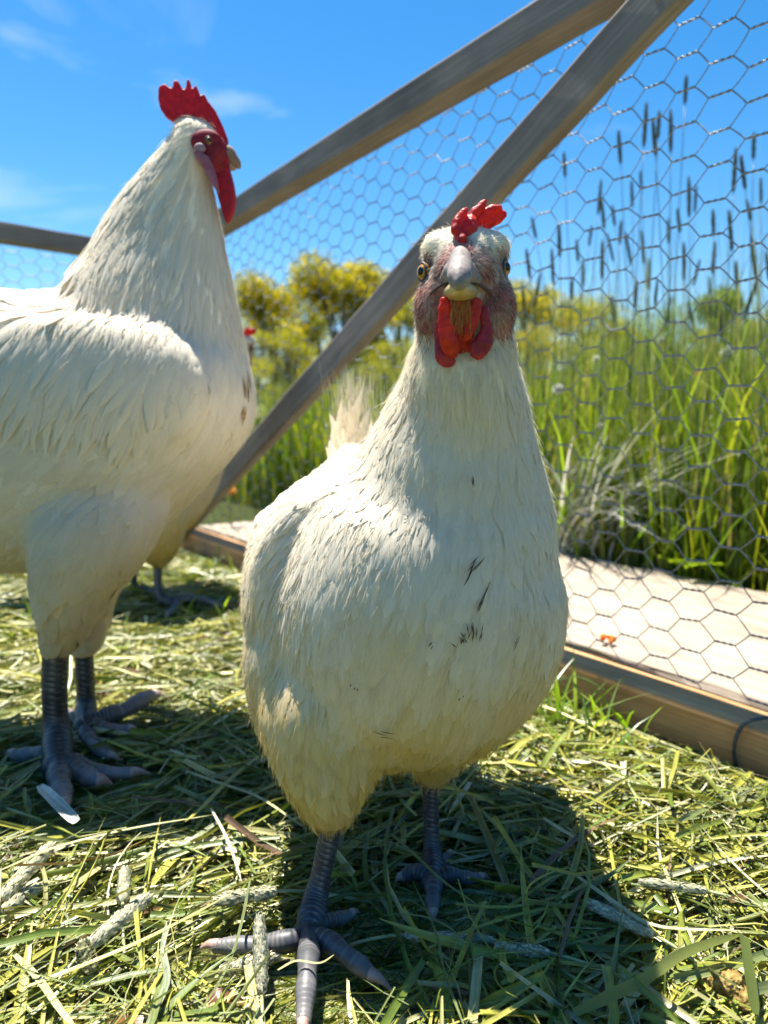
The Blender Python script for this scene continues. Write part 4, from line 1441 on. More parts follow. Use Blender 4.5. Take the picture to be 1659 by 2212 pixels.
def leg(parent, hock, ankle, toes, r_top, r_mid, r_bot, mat, name='leg', pitch=0.0026, seg=18, rt=0.0052):
    """Scaly shank with toes; toes = list of (points from the ankle to the base of the claw, claw tip)."""
    lg = Acc()
    path = spline([tuple(h) for h in hock] + [tuple(ankle)], int(sum((Vector(hock[i + 1]) - Vector(hock[i])).length for i in range(len(hock) - 1)) / pitch * 4) + 40)
    K = len(path)
    s = np.linspace(0, 1, K)
    rad = np.interp(s, [0, .12, .55, .85, 1], [r_top, r_top * .95, r_mid, r_bot, r_bot * 0.85])
    dist = np.concatenate([[0], np.cumsum(np.linalg.norm(np.diff(path, axis=0), axis=1))])

    def mk(ds, pt, sectors, amp):
        def mod(k, a):
            sec = np.floor((a / (2 * np.pi)) * sectors + 0.5)
            ph = ds[k] / pt + 0.5 * (sec % 2)
            f = ph - np.floor(ph)
            g = np.abs(((a / (2 * np.pi)) * sectors + 0.5) % 1 - 0.5) * 2       # 0 centre .. 1 sector edge
            return 1 + amp * (f ** 0.5 - 0.5) * 1.6 - amp * 0.9 * np.clip((g - 0.7) / 0.3, 0, 1)
        return mod
    md = mk(dist, pitch * 1.35, 7, 0.065)
    v, q, t = tube_np(path, rad, seg, up=(0, 1, 0.02), mod=md)
    mm = md(np.arange(K)[:, None], (np.arange(seg) * 2 * np.pi / seg)[None, :]).ravel()
    shade = np.clip((mm - 0.95) / 0.05, 0, 1); shade = np.concatenate([shade, [1, 1]])
    cc = np.repeat(shade[:, None], 3, 1); cc[:, 1] = 0
    lg.add(v, q, t, cc)
    lg.ball(np.array(ankle), (r_bot * 1.12, r_bot * 1.12, r_bot * 0.95), 16, color=(1, 0.05, 1))
    claws = []
    for pts, tip, sc in toes:
        pts = [Vector(p_) + Vector((0, 0, .005)) for p_ in pts]; tip = Vector(tip) + Vector((0, 0, .004))
        pth = spline([tuple(ankle)] + [tuple(p) for p in pts], 60)
        kk = len(pth); s = np.linspace(0, 1, kk)
        ds = np.concatenate([[0], np.cumsum(np.linalg.norm(np.diff(pth, axis=0), axis=1))])
        kn = 1 + 0.09 * np.cos(s * 2 * np.pi * 3.0)
        rr = np.interp(s, [0, .2, .8, 1], [rt * 1.35, rt * 1.12, rt * .85, rt * .62]) * kn * sc

        def md2(k, a, ds=ds):
            ph = ds[k] / (pitch * 0.95); f = ph - np.floor(ph)
            topm = np.clip(np.sin(a) + 0.5, 0, 1)
            return 1 + 0.10 * (f ** 0.6 - 0.5) * topm
        v, q, t = tube_np(pth, rr, 14, mod=md2)
        mm = md2(np.arange(kk)[:, None], (np.arange(14) * 2 * np.pi / 14)[None, :]).ravel()
        cc = np.repeat(np.concatenate([np.clip((mm - 0.955) / 0.04, 0, 1), [1, 1]])[:, None], 3, 1)
        cc[:, 1] = np.concatenate([np.repeat(np.clip(s * 1.6 - .35, 0, 1), 14), [0, 1]])
        lg.add(v, q, t, cc)
        e = np.array(pts[-1]); d = np.array(tip) - e
        cp = spline([tuple(e - d * 0.25), tuple(e + d * 0.35 + np.array([0, 0, 0.0016])), tuple(tip)], 10)
        ca = Acc(); ca.tube(cp, np.interp(np.linspace(0, 1, 10), [0, .3, 1], [rt * .68, rt * .58, rt * .08]) * sc, 10)
        claws.append(ca)
    o = link(name, lg.mesh(name), mat, parent)
    for ca in claws:
        link('claw', ca.mesh('claw'), M['claw'], o)
    return o


# ================================================================== the hen in front
hen = empty('hen', (0.0, 0.42, 0.0), 'white hen in front facing the camera with a flopped red comb', 'chicken')
hacc = Acc()
# breast and neck, stacked from the silhouette: (image row, left, right, depth of the centre, half depth)
rows = [(735, 899, 1106, .392, .028), (790, 884, 1112, .398, .034), (850, 862, 1132, .408, .040), (905, 834, 1146, .417, .047), (960, 804, 1160, .424, .054), (1030, 762, 1182, .432, .063),
        (1100, 712, 1204, .437, .070), (1180, 640, 1222, .440, .076), (1260, 600, 1222, .441, .079), (1340, 575, 1208, .441, .079), (1410, 562, 1166, .440, .075),
        (1470, 570, 1112, .439, .069), (1520, 590, 1050, .439, .060), (1565, 620, 985, .438, .050), (1598, 660, 930, .438, .036)]
pa, rad = [], []
for (y, l, r, Yc, ry) in rows:
    a, b = P(l, y, Yc), P(r, y, Yc)
    pa.append(((a.x + b.x) / 2, Yc, (a.z + b.z) / 2)); rad.append(((b.x - a.x) / 2, ry))
sp = spline([(*p, *r) for p, r in zip(pa, rad)], 60)
v, q, t = tube_np(sp[:, :3], sp[:, 3:], 40, up=(0, 1, 0))
hacc.add(v, q, t)
# body running back to the tail
tor = [(.006, .42, .204, .082, .066), (.000, .47, .203, .086, .066), (-.006, .52, .204, .083, .064), (-.015, .57, .207, .071, .059), (-.022, .62, .224, .050, .046), (-.026, .665, .246, .026, .030), (-.028, .695, .262, .012, .018)]
sp = spline([tuple(x) for x in tor], 40)
v, q, t = tube_np(sp[:, :3], sp[:, 3:], 36, up=(0, 0, 1)); hacc.add(v, q, t)
# fluffy under-tail and folded wings
hacc.ball((-.015, .58, .165), (.055, .072, .056), 24)
hacc.ball((-.070, .500, .187), (.022, .085, .056), 24)
hacc.ball((.076, .515, .192), (.020, .080, .050), 24)
hacc.ball((-.056, .460, .150), (.032, .056, .064), 24)
# head: skull, face, cheeks, throat
HC = P(1003, 598, .388)
hacc.tube(spline([tuple(P(1003, 760, .396)), tuple(P(1003, 690, .391)), tuple(P(1003, 620, .390))], 12), np.linspace(.0265, .0225, 12), 28, up=(0, 1, 0))
hacc.ball(P(1003, 562, .391), (.0195, .027, .0170), 24)
hacc.ball(P(1003, 605, .388), (.0222, .024, .018), 24)
hacc.ball(P(1000, 590, .374), (.0150, .016, .0150), 20)
hacc.ball(P(931, 668, .380), (.0092, .013, .0155), 18)
hacc.ball(P(1077, 668, .380), (.0092, .013, .0155), 18)
hacc.ball(P(1000, 668, .377), (.0125, .013, .010), 18)
hacc.ball(P(942, 537, .386), (.0082, .014, .0085), 16)
hacc.ball(P(1066, 539, .386), (.0090, .014, .0090), 16)
# thighs
TH1 = [(P(790, 1330, .440), .028, .028), (P(748, 1450, .432), .044, .044), (P(724, 1540, .420), .045, .045), (P(714, 1610, .411), .038, .039), (P(712, 1680, .402), .027, .028), (P(715, 1735, .398), .017, .018), (P(722, 1772, .398), .0105, .0105)]
TH2 = [(P(950, 1380, .450), .030, .034), (P(955, 1480, .450), .034, .042), (P(950, 1560, .452), .026, .032), (P(945, 1620, .452), .018, .022), (P(935, 1660, .452), .011, .012), (P(930, 1690, .452), .0085, .009)]
for TH in (TH1, TH2):
    sp = spline([(*p, a, b) for p, a, b in TH], 24)
    v, q, t = tube_np(sp[:, :3], sp[:, 3:], 24, up=(0, 1, 0)); hacc.add(v, q, t)
body = remeshed(hacc.mesh('body'), 0.0026, 14, 0.6)

flow_hen = Flow([
    [P(1000, 545, .372), P(1000, 505, .40), P(1000, 620, .43), P(1000, 760, .44)],               # over the crown and down the nape
    [P(930, 560, .372), P(905, 640, .385), P(885, 760, .40), P(800, 900, .43), P(700, 1040, .47), P(640, 1100, .52)],
    [P(1072, 560, .372), P(1105, 640, .385), P(1120, 760, .40), P(1150, 930, .42), P(1190, 1100, .45)],
    [P(1000, 680, .362), P(1000, 800, .37), P(1000, 1000, .372), P(960, 1200, .362), P(900, 1400, .362), P(860, 1560, .38), P(850, 1650, .42)],
    [P(850, 900, .39), P(800, 1050, .39), P(740, 1200, .39), P(700, 1400, .39), P(700, 1600, .39), P(715, 1770, .392)],
    [P(1120, 900, .40), P(1150, 1100, .40), P(1160, 1250, .40), P(1100, 1420, .40), P(1000, 1580, .42), P(940, 1680, .445)],
    [(-.005, .45, .285), (-.015, .53, .272), (-.025, .60, .265), (-.036, .69, .285)],              # along the back
    [(-.10, .45, .235), (-.115, .51, .20), (-.10, .58, .19), (-.06, .66, .22)],                     # left flank and wing
    [(.10, .45, .235), (.11, .52, .20), (.09, .60, .19), (.02, .66, .22)],
    [(-.02, .50, .10), (-.03, .60, .12), (-.03, .66, .18)],
])
v, nn = get_np(body)


def img_xy(v):
    d = v - np.array([0, 0, CAM_H])
    f = d[:, 1] * CP - d[:, 2] * SP
    u = d[:, 0] / f; w = (-d[:, 1] * SP - d[:, 2] * CP) / f
    return 829.5 + u * FPX, 1106 + w * FPX


def bl(v, c, r, soft=0.5):
    """Soft ball mask."""
    d = np.linalg.norm(v - np.array(c), axis=1) / r
    return np.clip((1 - d) / soft, 0, 1)


def fbm(v, sc, seed=0.0):
    return np.array([mnoise.fractal(Vector((p[0] * sc, p[1] * sc, p[2] * sc + seed)), 0.8, 2.0, 4) for p in v])


EYE_L, EYE_R = P(919, 588, .3800), P(1084, 580, .3800)


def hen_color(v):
    """Plumage colour of the hen: white back and neck, low breast and thighs buff plus painted yellow ground bounce, dusky red face skin."""
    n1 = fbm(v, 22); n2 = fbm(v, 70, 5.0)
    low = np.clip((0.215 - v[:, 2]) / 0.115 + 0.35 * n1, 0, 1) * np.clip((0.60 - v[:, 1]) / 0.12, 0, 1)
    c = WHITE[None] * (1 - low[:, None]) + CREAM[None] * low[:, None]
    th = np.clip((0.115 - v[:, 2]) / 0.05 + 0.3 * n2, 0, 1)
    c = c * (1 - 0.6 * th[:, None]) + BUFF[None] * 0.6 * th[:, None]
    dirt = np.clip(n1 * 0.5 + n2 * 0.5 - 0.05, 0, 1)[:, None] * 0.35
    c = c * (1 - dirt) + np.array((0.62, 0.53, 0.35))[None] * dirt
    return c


def hen_face(v):
    """0..1 where bare dusky skin shows on the face."""
    m = np.maximum.reduce([bl(v, P(918, 672, .370), .023, .5), bl(v, P(1089, 672, .370), .023, .5), bl(v, P(950, 598, .364), .015, .7), bl(v, P(1054, 598, .364), .015, .7), bl(v, P(1000, 655, .360), .016, .6),
                           bl(v, EYE_L, .0135, .6), bl(v, EYE_R, .0135, .6), bl(v, P(1000, 548, .362), .014, .7), .8 * bl(v, P(955, 560, .364), .012, .7), .8 * bl(v, P(1048, 560, .364), .012, .7)])
    return np.clip(m + 0.4 * fbm(v, 120, 3.0) * (m > 0.02), 0, 1)


SKIN = np.array((0.26, 0.065, 0.055))
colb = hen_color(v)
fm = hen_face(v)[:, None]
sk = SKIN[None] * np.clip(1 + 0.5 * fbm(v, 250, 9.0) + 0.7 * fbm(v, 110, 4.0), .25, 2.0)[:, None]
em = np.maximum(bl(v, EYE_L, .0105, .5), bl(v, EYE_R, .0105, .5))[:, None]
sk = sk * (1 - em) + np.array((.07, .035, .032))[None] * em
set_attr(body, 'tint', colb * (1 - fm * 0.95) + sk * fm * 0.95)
tree_h = bvh_of(body)
link('body', body, M['down'], hen)

fr = np.random.default_rng(11)


def feather_coat(name, me, tree, flow, n, region, Lr, Wr, lift1, colfn, rng, parent, camber=0.14, round_=0.9, K=6, jitter=0.12, free=0.0, lift0=-0.0006):
    p, nn = sample_surface(me, n * 2, rng, None)
    k = region(p)
    p, nn = p[k][:n], nn[k][:n]
    n = len(p)
    d = unit(flow(p) + rng.normal(0, jitter, (n, 3)))
    L = rng.uniform(*Lr, n); Wd = rng.uniform(*Wr, n)
    c = colfn(p) * rng.uniform(0.955, 1.035, (n, 1))
    me2 = lay_feathers(name, tree, p, nn, d, L, Wd, lift0, rng.uniform(0.3, 1.3, n) * lift1, c, rng, K, camber, round_, free)
    o = link(name, me2, M['feather'], parent)
    o['kind'] = 'stuff'
    return o


body_me = bpy.data.meshes.new_from_object(hen.children[0])
body_me.transform(Matrix.Translation(hen.location))
head_z = P(1000, 735, .39).z
nofeet = lambda p: p[:, 2] > 0.062
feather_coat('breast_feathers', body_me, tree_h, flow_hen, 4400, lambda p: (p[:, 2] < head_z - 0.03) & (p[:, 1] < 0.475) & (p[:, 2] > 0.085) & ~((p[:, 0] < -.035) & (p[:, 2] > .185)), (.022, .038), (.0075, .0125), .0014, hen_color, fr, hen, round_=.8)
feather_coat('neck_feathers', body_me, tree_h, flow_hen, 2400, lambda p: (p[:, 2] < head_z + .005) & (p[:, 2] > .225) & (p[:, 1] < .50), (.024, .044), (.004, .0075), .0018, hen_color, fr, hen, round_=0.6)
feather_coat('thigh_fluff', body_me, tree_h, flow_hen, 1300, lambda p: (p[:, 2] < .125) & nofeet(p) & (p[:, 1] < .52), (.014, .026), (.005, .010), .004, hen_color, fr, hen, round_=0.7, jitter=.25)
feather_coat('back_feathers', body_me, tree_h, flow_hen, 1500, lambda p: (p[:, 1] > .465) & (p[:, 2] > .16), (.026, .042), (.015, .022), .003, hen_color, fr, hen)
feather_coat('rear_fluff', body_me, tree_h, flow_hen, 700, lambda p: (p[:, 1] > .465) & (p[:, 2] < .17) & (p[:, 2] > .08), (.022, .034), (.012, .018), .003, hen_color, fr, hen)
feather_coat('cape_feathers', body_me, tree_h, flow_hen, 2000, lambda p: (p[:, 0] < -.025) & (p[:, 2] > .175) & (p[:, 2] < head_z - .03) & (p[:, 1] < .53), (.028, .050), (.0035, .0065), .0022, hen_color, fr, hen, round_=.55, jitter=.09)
# crown and face: very small scale-like feathers
feather_coat('face_feathers', body_me, tree_h, flow_hen, 1500, lambda p: (p[:, 2] > head_z) & (hen_face(p) < .45) & (np.linalg.norm(p - np.array(EYE_L), axis=1) > .009) & (np.linalg.norm(p - np.array(EYE_R), axis=1) > .009), (.005, .010), (.0018, .0032), .0009, hen_color, fr, hen, round_=.7, K=4, jitter=.2)

# fine plume hairs that break up the outline
p, nn = sample_surface(body_me, 52000, fr, None)
k = (p[:, 2] < head_z) & (p[:, 2] > .066)
p, nn = p[k], nn[k]; n = len(p)
fl = fr.random(n)
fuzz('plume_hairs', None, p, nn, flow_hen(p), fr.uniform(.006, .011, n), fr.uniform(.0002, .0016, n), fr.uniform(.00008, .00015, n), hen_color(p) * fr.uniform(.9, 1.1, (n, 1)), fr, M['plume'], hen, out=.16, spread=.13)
p, nn = sample_surface(body_me, 60000, fr, None)
k = ((p[:, 2] < .125) & (p[:, 2] > .064)) | ((p[:, 2] > .25) & (p[:, 2] < head_z) & (fr.random(len(p)) < .25))
p, nn = p[k], nn[k]; n = len(p)
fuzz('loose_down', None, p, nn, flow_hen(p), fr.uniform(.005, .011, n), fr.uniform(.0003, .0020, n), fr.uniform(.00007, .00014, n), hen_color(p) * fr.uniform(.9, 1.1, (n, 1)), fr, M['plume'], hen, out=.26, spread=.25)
p, nn = sample_surface(body_me, 60000, fr, lambda c: (c[:, 2] > head_z - .01) * 1.0)
fmk = hen_face(p)
keep = (np.linalg.norm(p - np.array(EYE_L), axis=1) > .0068) & (np.linalg.norm(p - np.array(EYE_R), axis=1) > .0068) & (fr.random(len(p)) < np.where(fmk > .4, .20, .26))
p, nn, fmk = p[keep], nn[keep], fmk[keep]; n = len(p)
dk = fr.random(n)[:, None]
facecol = np.where(fmk[:, None] > .4, np.where(dk < .5, np.array((0.13, .06, .055))[None], np.array((.60, .47, .40))[None]), hen_color(p))
fuzz('bristles', None, p, nn, flow_hen(p), fr.uniform(.0018, .0040, n), np.full(n, .0001), fr.uniform(.00005, .00011, n), facecol * fr.uniform(.8, 1.15, (n, 1)), fr, M['plume'], hen, out=.30, spread=.3)

# orange bristles hanging from the chin over the throat
n = 300
p = np.stack([np.array(P(fr.uniform(972, 1018), 652 + 55 * fr.random() ** 2 - 8, .3580 + fr.uniform(-.001, .002))) for _ in range(n)])
d = unit(np.stack([fr.normal(0, .12, n), np.full(n, .12), np.full(n, -1.0)], 1))
L = fr.uniform(.003, .009, n)
pp = p[:, None] + d[:, None] * (np.linspace(0, 1, 4)[None] * L[:, None])[..., None]
pp[..., 1] -= .0012 * np.sin(np.linspace(0, np.pi, 4))[None]
hairs('chin_bristles', pp, np.array([(.60, .26, .07), (.60, .40, .17), (.50, .10, .03)])[fr.integers(0, 3, n)], fr.uniform(.00008, .00014, n), M['plume'], hen)

# folded wings: coverts over long flight feathers, laid close to the flank
def snug_wing(tree, spots, flow_d, colfn, parent, rng, lift):
    P_, N_, D_, L_, W_ = [], [], [], [], []
    for (p, d, L, W) in spots:
        h = tree.find_nearest(Vector(p))
        P_.append(np.array(h[0])); N_.append(np.array(h[1])); D_.append(d); L_.append(L); W_.append(W)
    P_ = np.array(P_); n = len(P_)
    li = np.linspace(lift * 1.6, lift * .6, n)
    me = lay_feathers('wing', tree, P_, np.array(N_), np.array(D_), np.array(L_), np.array(W_), -.0008, li, colfn(P_) * rng.uniform(.95, 1.05, (n, 1)), rng, 9, .10, .92)
    return link('wing', me, M['feather'], parent)


for sg in (-1, 1):
    sp_ = []
    for row, (y0, z0, z1, nf, L, W) in enumerate([(.470, .245, .150, 11, .060, .018), (.492, .243, .150, 11, .075, .019), (.520, .240, .155, 10, .085, .019)]):
        for i in range(nf):
            f = i / (nf - 1)
            sp_.append(((sg * .125, y0 + .012 * f + fr.uniform(-.003, .003), z0 + (z1 - z0) * f), unit(np.array([0, 1.0, -.30 + .45 * f + fr.normal(0, .05)])), L * fr.uniform(.85, 1.1), W * fr.uniform(.85, 1.1)))
    snug_wing(tree_h, sp_, None, hen_color, hen, fr, .0045)
# tail: a soft pointed tuft
cen, sid, nm, cl, fd = [], [], [], [], []
s = np.linspace(0, 1, 7)
for i in range(46):
    f = fr.uniform(-.5, .5); lay = fr.random()
    p0 = np.array([-.027 + .034 * f, .668 - .02 * lay, .246 - .012 * abs(f)])
    d = unit(np.array([.10 * f - .03 + fr.normal(0, .03), .34 + .16 * lay, .94]))
    L = (.100 - .045 * lay) * fr.uniform(.70, 1.08) * (1 - .45 * abs(f))
    path = p0[None] + d[None] * (s * L)[:, None]; path[:, 1] += .008 * s ** 2; path[:, 0] += fr.normal(0, .006) * s ** 2
    o = unit(np.array([f * 1.2 + fr.normal(0, .3), -1.0, .4])); sd = np.cross(d, o)
    wp = np.interp(s, [0, .2, .5, .8, 1], [.4, .9, 1, .55, .02]) * fr.uniform(.0035, .0075)
    cen.append(path); sid.append(sd[None] * wp[:, None]); nm.append(np.tile(o, (7, 1))); fd.append(-wp * .3); cl.append(WHITE * np.array((1, .97, .88)) * fr.uniform(.92, 1.05))
tl = link('tail', ribbons('tail', np.array(cen), np.array(sid), np.array(cl), fold=np.array(fd), nrm=np.array(nm)), M['feather'], hen)
n = 900
p = np.array([-.027, .672, .25])[None] + np.stack([fr.normal(0, .010, n), fr.normal(0, .008, n), fr.uniform(.0, .075, n)], 1)
d = unit(np.stack([fr.normal(-.02, .14, n), fr.normal(.38, .12, n), np.ones(n)], 1))
pp = p[:, None] + d[:, None] * (np.linspace(0, 1, 4)[None] * fr.uniform(.012, .030, n)[:, None])[..., None]
hairs('tail_down', pp, np.tile(WHITE * np.array((1, .96, .85)), (n, 1)), fr.uniform(.00008, .00015, n), M['plume'], hen)

# comb: lobes flopped to the bird's left
ca = Acc()
YC = .376
for pts, r in [([P(1000, 512, YC - .006), P(1012, 492, YC - .004), P(1020, 478, YC)], (.0040, .0046, .0036)),
               ([P(985, 498, YC - .008), P(990, 478, YC - .006), P(1003, 458, YC - .006), P(1008, 452, YC - .006)], (.0026, .0028, .0020, .0010)),
               ([P(1012, 495, YC), P(1022, 466, YC), P(1040, 445, YC), P(1047, 436, YC)], (.0034, .0030, .0022, .0013)),
               ([P(1015, 495, YC + .004), P(1040, 472, YC + .004), P(1062, 455, YC + .004), P(1078, 450, YC + .003)], (.0034, .0032, .0028, .0018)),
               ([P(1012, 500, YC + .008), P(1045, 487, YC + .006), P(1072, 472, YC + .006), P(1087, 464, YC + .005)], (.0034, .0033, .0030, .0021)),
               ([P(992, 512, YC - .008), P(1000, 518, YC - .010), P(1006, 530, YC - .010)], (.0026, .0026, .0014)),
               ([P(1000, 505, YC + .006), P(1020, 500, YC + .016), P(1030, 492, YC + .024)], (.0042, .0044, .0030))]:
    sp = spline([(*p, rr) for p, rr in zip(pts, r)], 14)
    ca.tube(sp[:, :3], sp[:, 3], 14, up=(0, 1, 0.1)); ca.ball(sp[-1, :3], sp[-1, 3], 12); ca.ball(sp[0, :3], sp[0, 3], 12)
cm = remeshed(ca.mesh('comb'), .00045, 3)
v, nn = get_np(cm)
cm.vertices.foreach_set('co', (v + nn * (.00035 * fbm(v, 300)[:, None])).astype(np.float32).ravel()); cm.update()
link('comb', cm, M['comb_hen'], hen)

# wattles and red throat skin
def wat(pts, r, mat, flat=(1, 1), name='wattle', vox=.0006):
    a = Acc()
    sp = spline([(*p, rr) for p, rr in zip(pts, r)], 20)
    a.tube(sp[:, :3], np.stack([sp[:, 3] * flat[0], sp[:, 3] * flat[1]], 1), 16, up=(0, 1, .05)); [a.ball(sp[e_, :3], (sp[e_, 3] * flat[0], sp[e_, 3] * flat[1], sp[e_, 3] * flat[0]), 12) for e_ in (0, -1)]
    me = remeshed(a.mesh(name), vox, 5)
    v, nn = get_np(me)
    me.vertices.foreach_set('co', (v + nn * (.0006 * fbm(v, 260, 2.0)[:, None])).astype(np.float32).ravel()); me.update()
    link(name, me, mat, hen)


YW = .3585
wat([P(960, 652, YW), P(962, 690, YW), P(968, 730, YW), P(975, 755, YW + .002), P(979, 765, YW + .004)], (.0026, .0038, .0046, .0042, .0024), M['wattle'], (1, .42))
wat([P(1030, 652, YW), P(1022, 690, YW), P(1010, 722, YW + .001), P(1003, 735, YW + .002)], (.0026, .0032, .0026, .0015), M['wattle'], (1, .40))
wat([P(1046, 670, YW + .004), P(1050, 710, YW + .004), P(1042, 742, YW + .004), P(1032, 757, YW + .004)], (.0024, .0030, .0050, .0046), M['wattle_dull'], (1, .5))
wat([P(950, 700, YW + .007), P(955, 740, YW + .007), P(962, 768, YW + .006), P(968, 778, YW + .006)], (.0026, .0040, .0052, .0040), M['wattle_dull'], (1, .45))
wat([P(994, 655, YW + .002), P(994, 700, YW + .004), P(990, 745, YW + .010), P(985, 772, YW + .018)], (.0060, .0070, .0070, .005), M['wattle'], (1, .5), 'throat_skin')

# beak: hooked upper half, yellowish lower half
bk = Acc()
sp = spline([(*P(994, 550, .369), .0036, .0046), (*P(994, 563, .361), .0054, .0062), (*P(994, 584, .351), .0060, .0064), (*P(992, 602, .3425), .0052, .0052), (*P(990, 614, .3385), .0024, .0030), (*P(989, 621, .3375), .0008, .0012)], 26)
bk.tube(sp[:, :3], sp[:, 3:], 26, up=(0, 0, 1))
for sx in (-1, 1):
    sp2 = spline([(*P(993 + sx * 9, 582, .354), .0040, .0044), (*P(994 + sx * 26, 596, .359), .0034, .0038), (*P(995 + sx * 40, 608, .363), .0018, .0020)], 12)
    bk.tube(sp2[:, :3], sp2[:, 3:], 14, up=(0, 0, 1))
for sx in (-1, 1):
    bk.ball(P(993 + sx * 17, 588, .3565), (.0044, .0050, .0050), 16)
    bk.ball(P(994 + sx * 8, 568, .3620), (.0036, .0044, .0050), 16)
link('upper_beak', remeshed(bk.mesh('upper_beak'), .00055, 10), M['beak'], hen)
for sx in (-1, 1):
    ga = Acc(); sp2 = spline([(*P(995 + sx * 30, 612, .3585), .0006), (*P(995 + sx * 44, 617, .3625), .0008), (*P(996 + sx * 60, 629, .3665), .0007), (*P(996 + sx * 66, 636, .3680), .0005)], 12)
    ga.tube(sp2[:, :3], sp2[:, 3], 10)
    link('mouth_corner', ga.mesh('mouth_corner'), M['lid'], hen)
bk = Acc()
sp = spline([(*P(995, 634, .372), .0088, .0042), (*P(994, 630, .360), .0080, .0046), (*P(993, 625, .350), .0058, .0040), (*P(992, 620, .3435), .0026, .0022)], 20)
bk.tube(sp[:, :3], sp[:, 3:], 22, up=(0, 0, 1))
link('lower_beak', remeshed(bk.mesh('lower_beak'), .00055, 5), M['beak_low'], hen)
for sx in (-1, 1):
    a = Acc(); a.ball(P(995 + sx * 23, 577, .3535), (.0012, .0012, .0020), 12)
    link('nostril', a.mesh('nostril'), M['lid'], hen)

# eyes set in the sides of the head
def eye(c, gaze, parent, r=.0050, mat=None, look=None):
    g = np.array(gaze); g = g / np.linalg.norm(g)
    c = np.array(c)
    lid = Acc()
    up = unit(np.cross(np.cross(g, [0, 0, 1.0]), g)); sd = np.cross(g, up)
    a = np.linspace(0, 2 * np.pi, 25)
    ring = c[None] + (np.cos(a)[:, None] * sd[None] * .92 + np.sin(a)[:, None] * up[None] * .98) * r * 1.0 + g[None] * r * .42
    lid.tube(ring, np.full(25, r * .15), 10, up=tuple(g), cap=False)
    eb = Acc(); eb.ball(c, r, 22)
    e = link('eye', eb.mesh('eye'), mat or M['iris'], parent)
    pu = Acc(); ax = np.stack([sd, up, g])
    if look is not None:
        g = unit(np.array(look, float)); up = unit(np.cross(np.cross(g, [0, 0, 1.0]), g)); sd = np.cross(g, up); ax = np.stack([sd, up, g])
    pu.ball(c + g * r * .62, (r * .52, r * .58, r * .46), 18, axes=ax)
    link('pupil', pu.mesh('pupil'), M['pupil'], e)
    link('eyelid', lid.mesh('eyelid'), M['lid'], e)


eye(EYE_L, (-.90, -.43, -.02), hen, .0044, look=(-.66, -.75, 0))
eye(EYE_R, (.92, -.39, -.02), hen, .0044, look=(.64, -.77, 0.05))

# legs
F1 = G(667, 2020, .017)
leg(hen, [P(722, 1745, .398), P(706, 1830, .399), P(684, 1930, .396)], F1,
    [([G(628, 2050, .014), G(560, 2060, .011), G(492, 2062, .010), G(462, 2062, .010)], G(428, 2066, .009), 1.0),
     ([G(668, 2070, .016), G(664, 2120, .018), G(660, 2180, .014), G(655, 2235, .010)], G(652, 2290, .006), 1.05),
     ([G(705, 2050, .016), G(745, 2080, .016), G(790, 2115, .011), G(808, 2130, .010)], G(850, 2158, .006), 1.0),
     ([G(700, 2010, .014), G(735, 2002, .010), G(760, 1992, .009)], G(778, 1986, .007), .85)], .0066, .0058, .0088, M['shank'])
F2 = G(937, 1905, .014)
leg(hen, [P(930, 1672, .452), P(930, 1740, .455), P(933, 1830, .452)], F2,
    [([G(905, 1900, .012), G(880, 1905, .009), G(866, 1912, .009)], G(852, 1922, .006), .9),
     ([G(936, 1935, .013), G(935, 1965, .010), G(935, 1990, .009)], G(936, 2010, .006), .95),
     ([G(970, 1905, .012), G(1010, 1912, .009), G(1040, 1912, .008)], G(1060, 1914, .006), .85),
     ([G(955, 1880, .010), G(970, 1862, .008)], G(978, 1852, .006), .8)], .0056, .0052, .0075, M['shank'])

# dark marks on the breast: mostly dirt, one a feather crease's painted shade
def streaks(spots, parent, tree, rng, Yq=.36, base=(0.07, .045, .03)):
    cen, sid, col = [], [], []
    for (x, y, ang, L, w) in spots:
        q = P(x, y, Yq)
        o = Vector((0, 0, CAM_H)); d = (q - o).normalized()
        hit = tree.ray_cast(o, d)
        if hit[0] is None: continue
        p, n0 = hit[0], hit[1]
        for _ in range(3):
            dv = Vector((math.cos(ang + rng.normal(0, .15)), 0, math.sin(ang + rng.normal(0, .15))))
            dv = (dv - n0 * dv.dot(n0)).normalized()
            sd = dv.cross(n0)
            off = sd * rng.normal(0, w * 1.2) + dv * rng.normal(0, L * .3)
            s = np.linspace(-.5, .5, 5)
            pth = []
            for t in s:
                h2 = tree.find_nearest(p + off + dv * (t * L))
                pth.append(np.array(h2[0] + n0 * .0034))
            cen.append(np.array(pth)); sid.append(np.array(sd)[None] * (np.array([.05, .6, 1, .5, .05]) * w * .36)[:, None])
            col.append(np.array(base) * rng.uniform(.7, 2.2))
    o = link('dirt_and_crease_marks', ribbons('dirt_and_crease_marks', np.array(cen), np.array(sid), np.array(col)), M['seed'], parent)
    o['kind'] = 'stuff'


streaks([(1018, 1222, .9, .010, .0012), (1024, 1215, .8, .008, .001), (1037, 1298, 1.2, .011, .0012), (1012, 1358, 1.4, .006, .001), (1003, 1372, 1.0, .005, .001), (1022, 1365, 1.5, .007, .0009),
         (985, 1374, 2.4, .004, .001), (995, 1380, 2.0, .003, .001), (1030, 1372, 1.3, .006, .0008), (1108, 1385, 1.1, .006, .0008), (1018, 1040, 1.8, .005, .0008), (620, 1313, .8, .006, .001),
         (832, 1580, .1, .009, .0009), (772, 1480, 1.2, .002, .001), (990, 1500, 1.2, .002, .0008), (930, 1390, 1.0, .0025, .0008)],  # first mark: shade of a belly crease put in as colour
        hen, tree_h, fr)


# ================================================================== the hen behind the rooster: same breed, turned to the right
hen2 = copy_tree(hen)
hen2['label'] = 'white hen almost hidden behind the rooster, only red comb, breast and a leg showing'


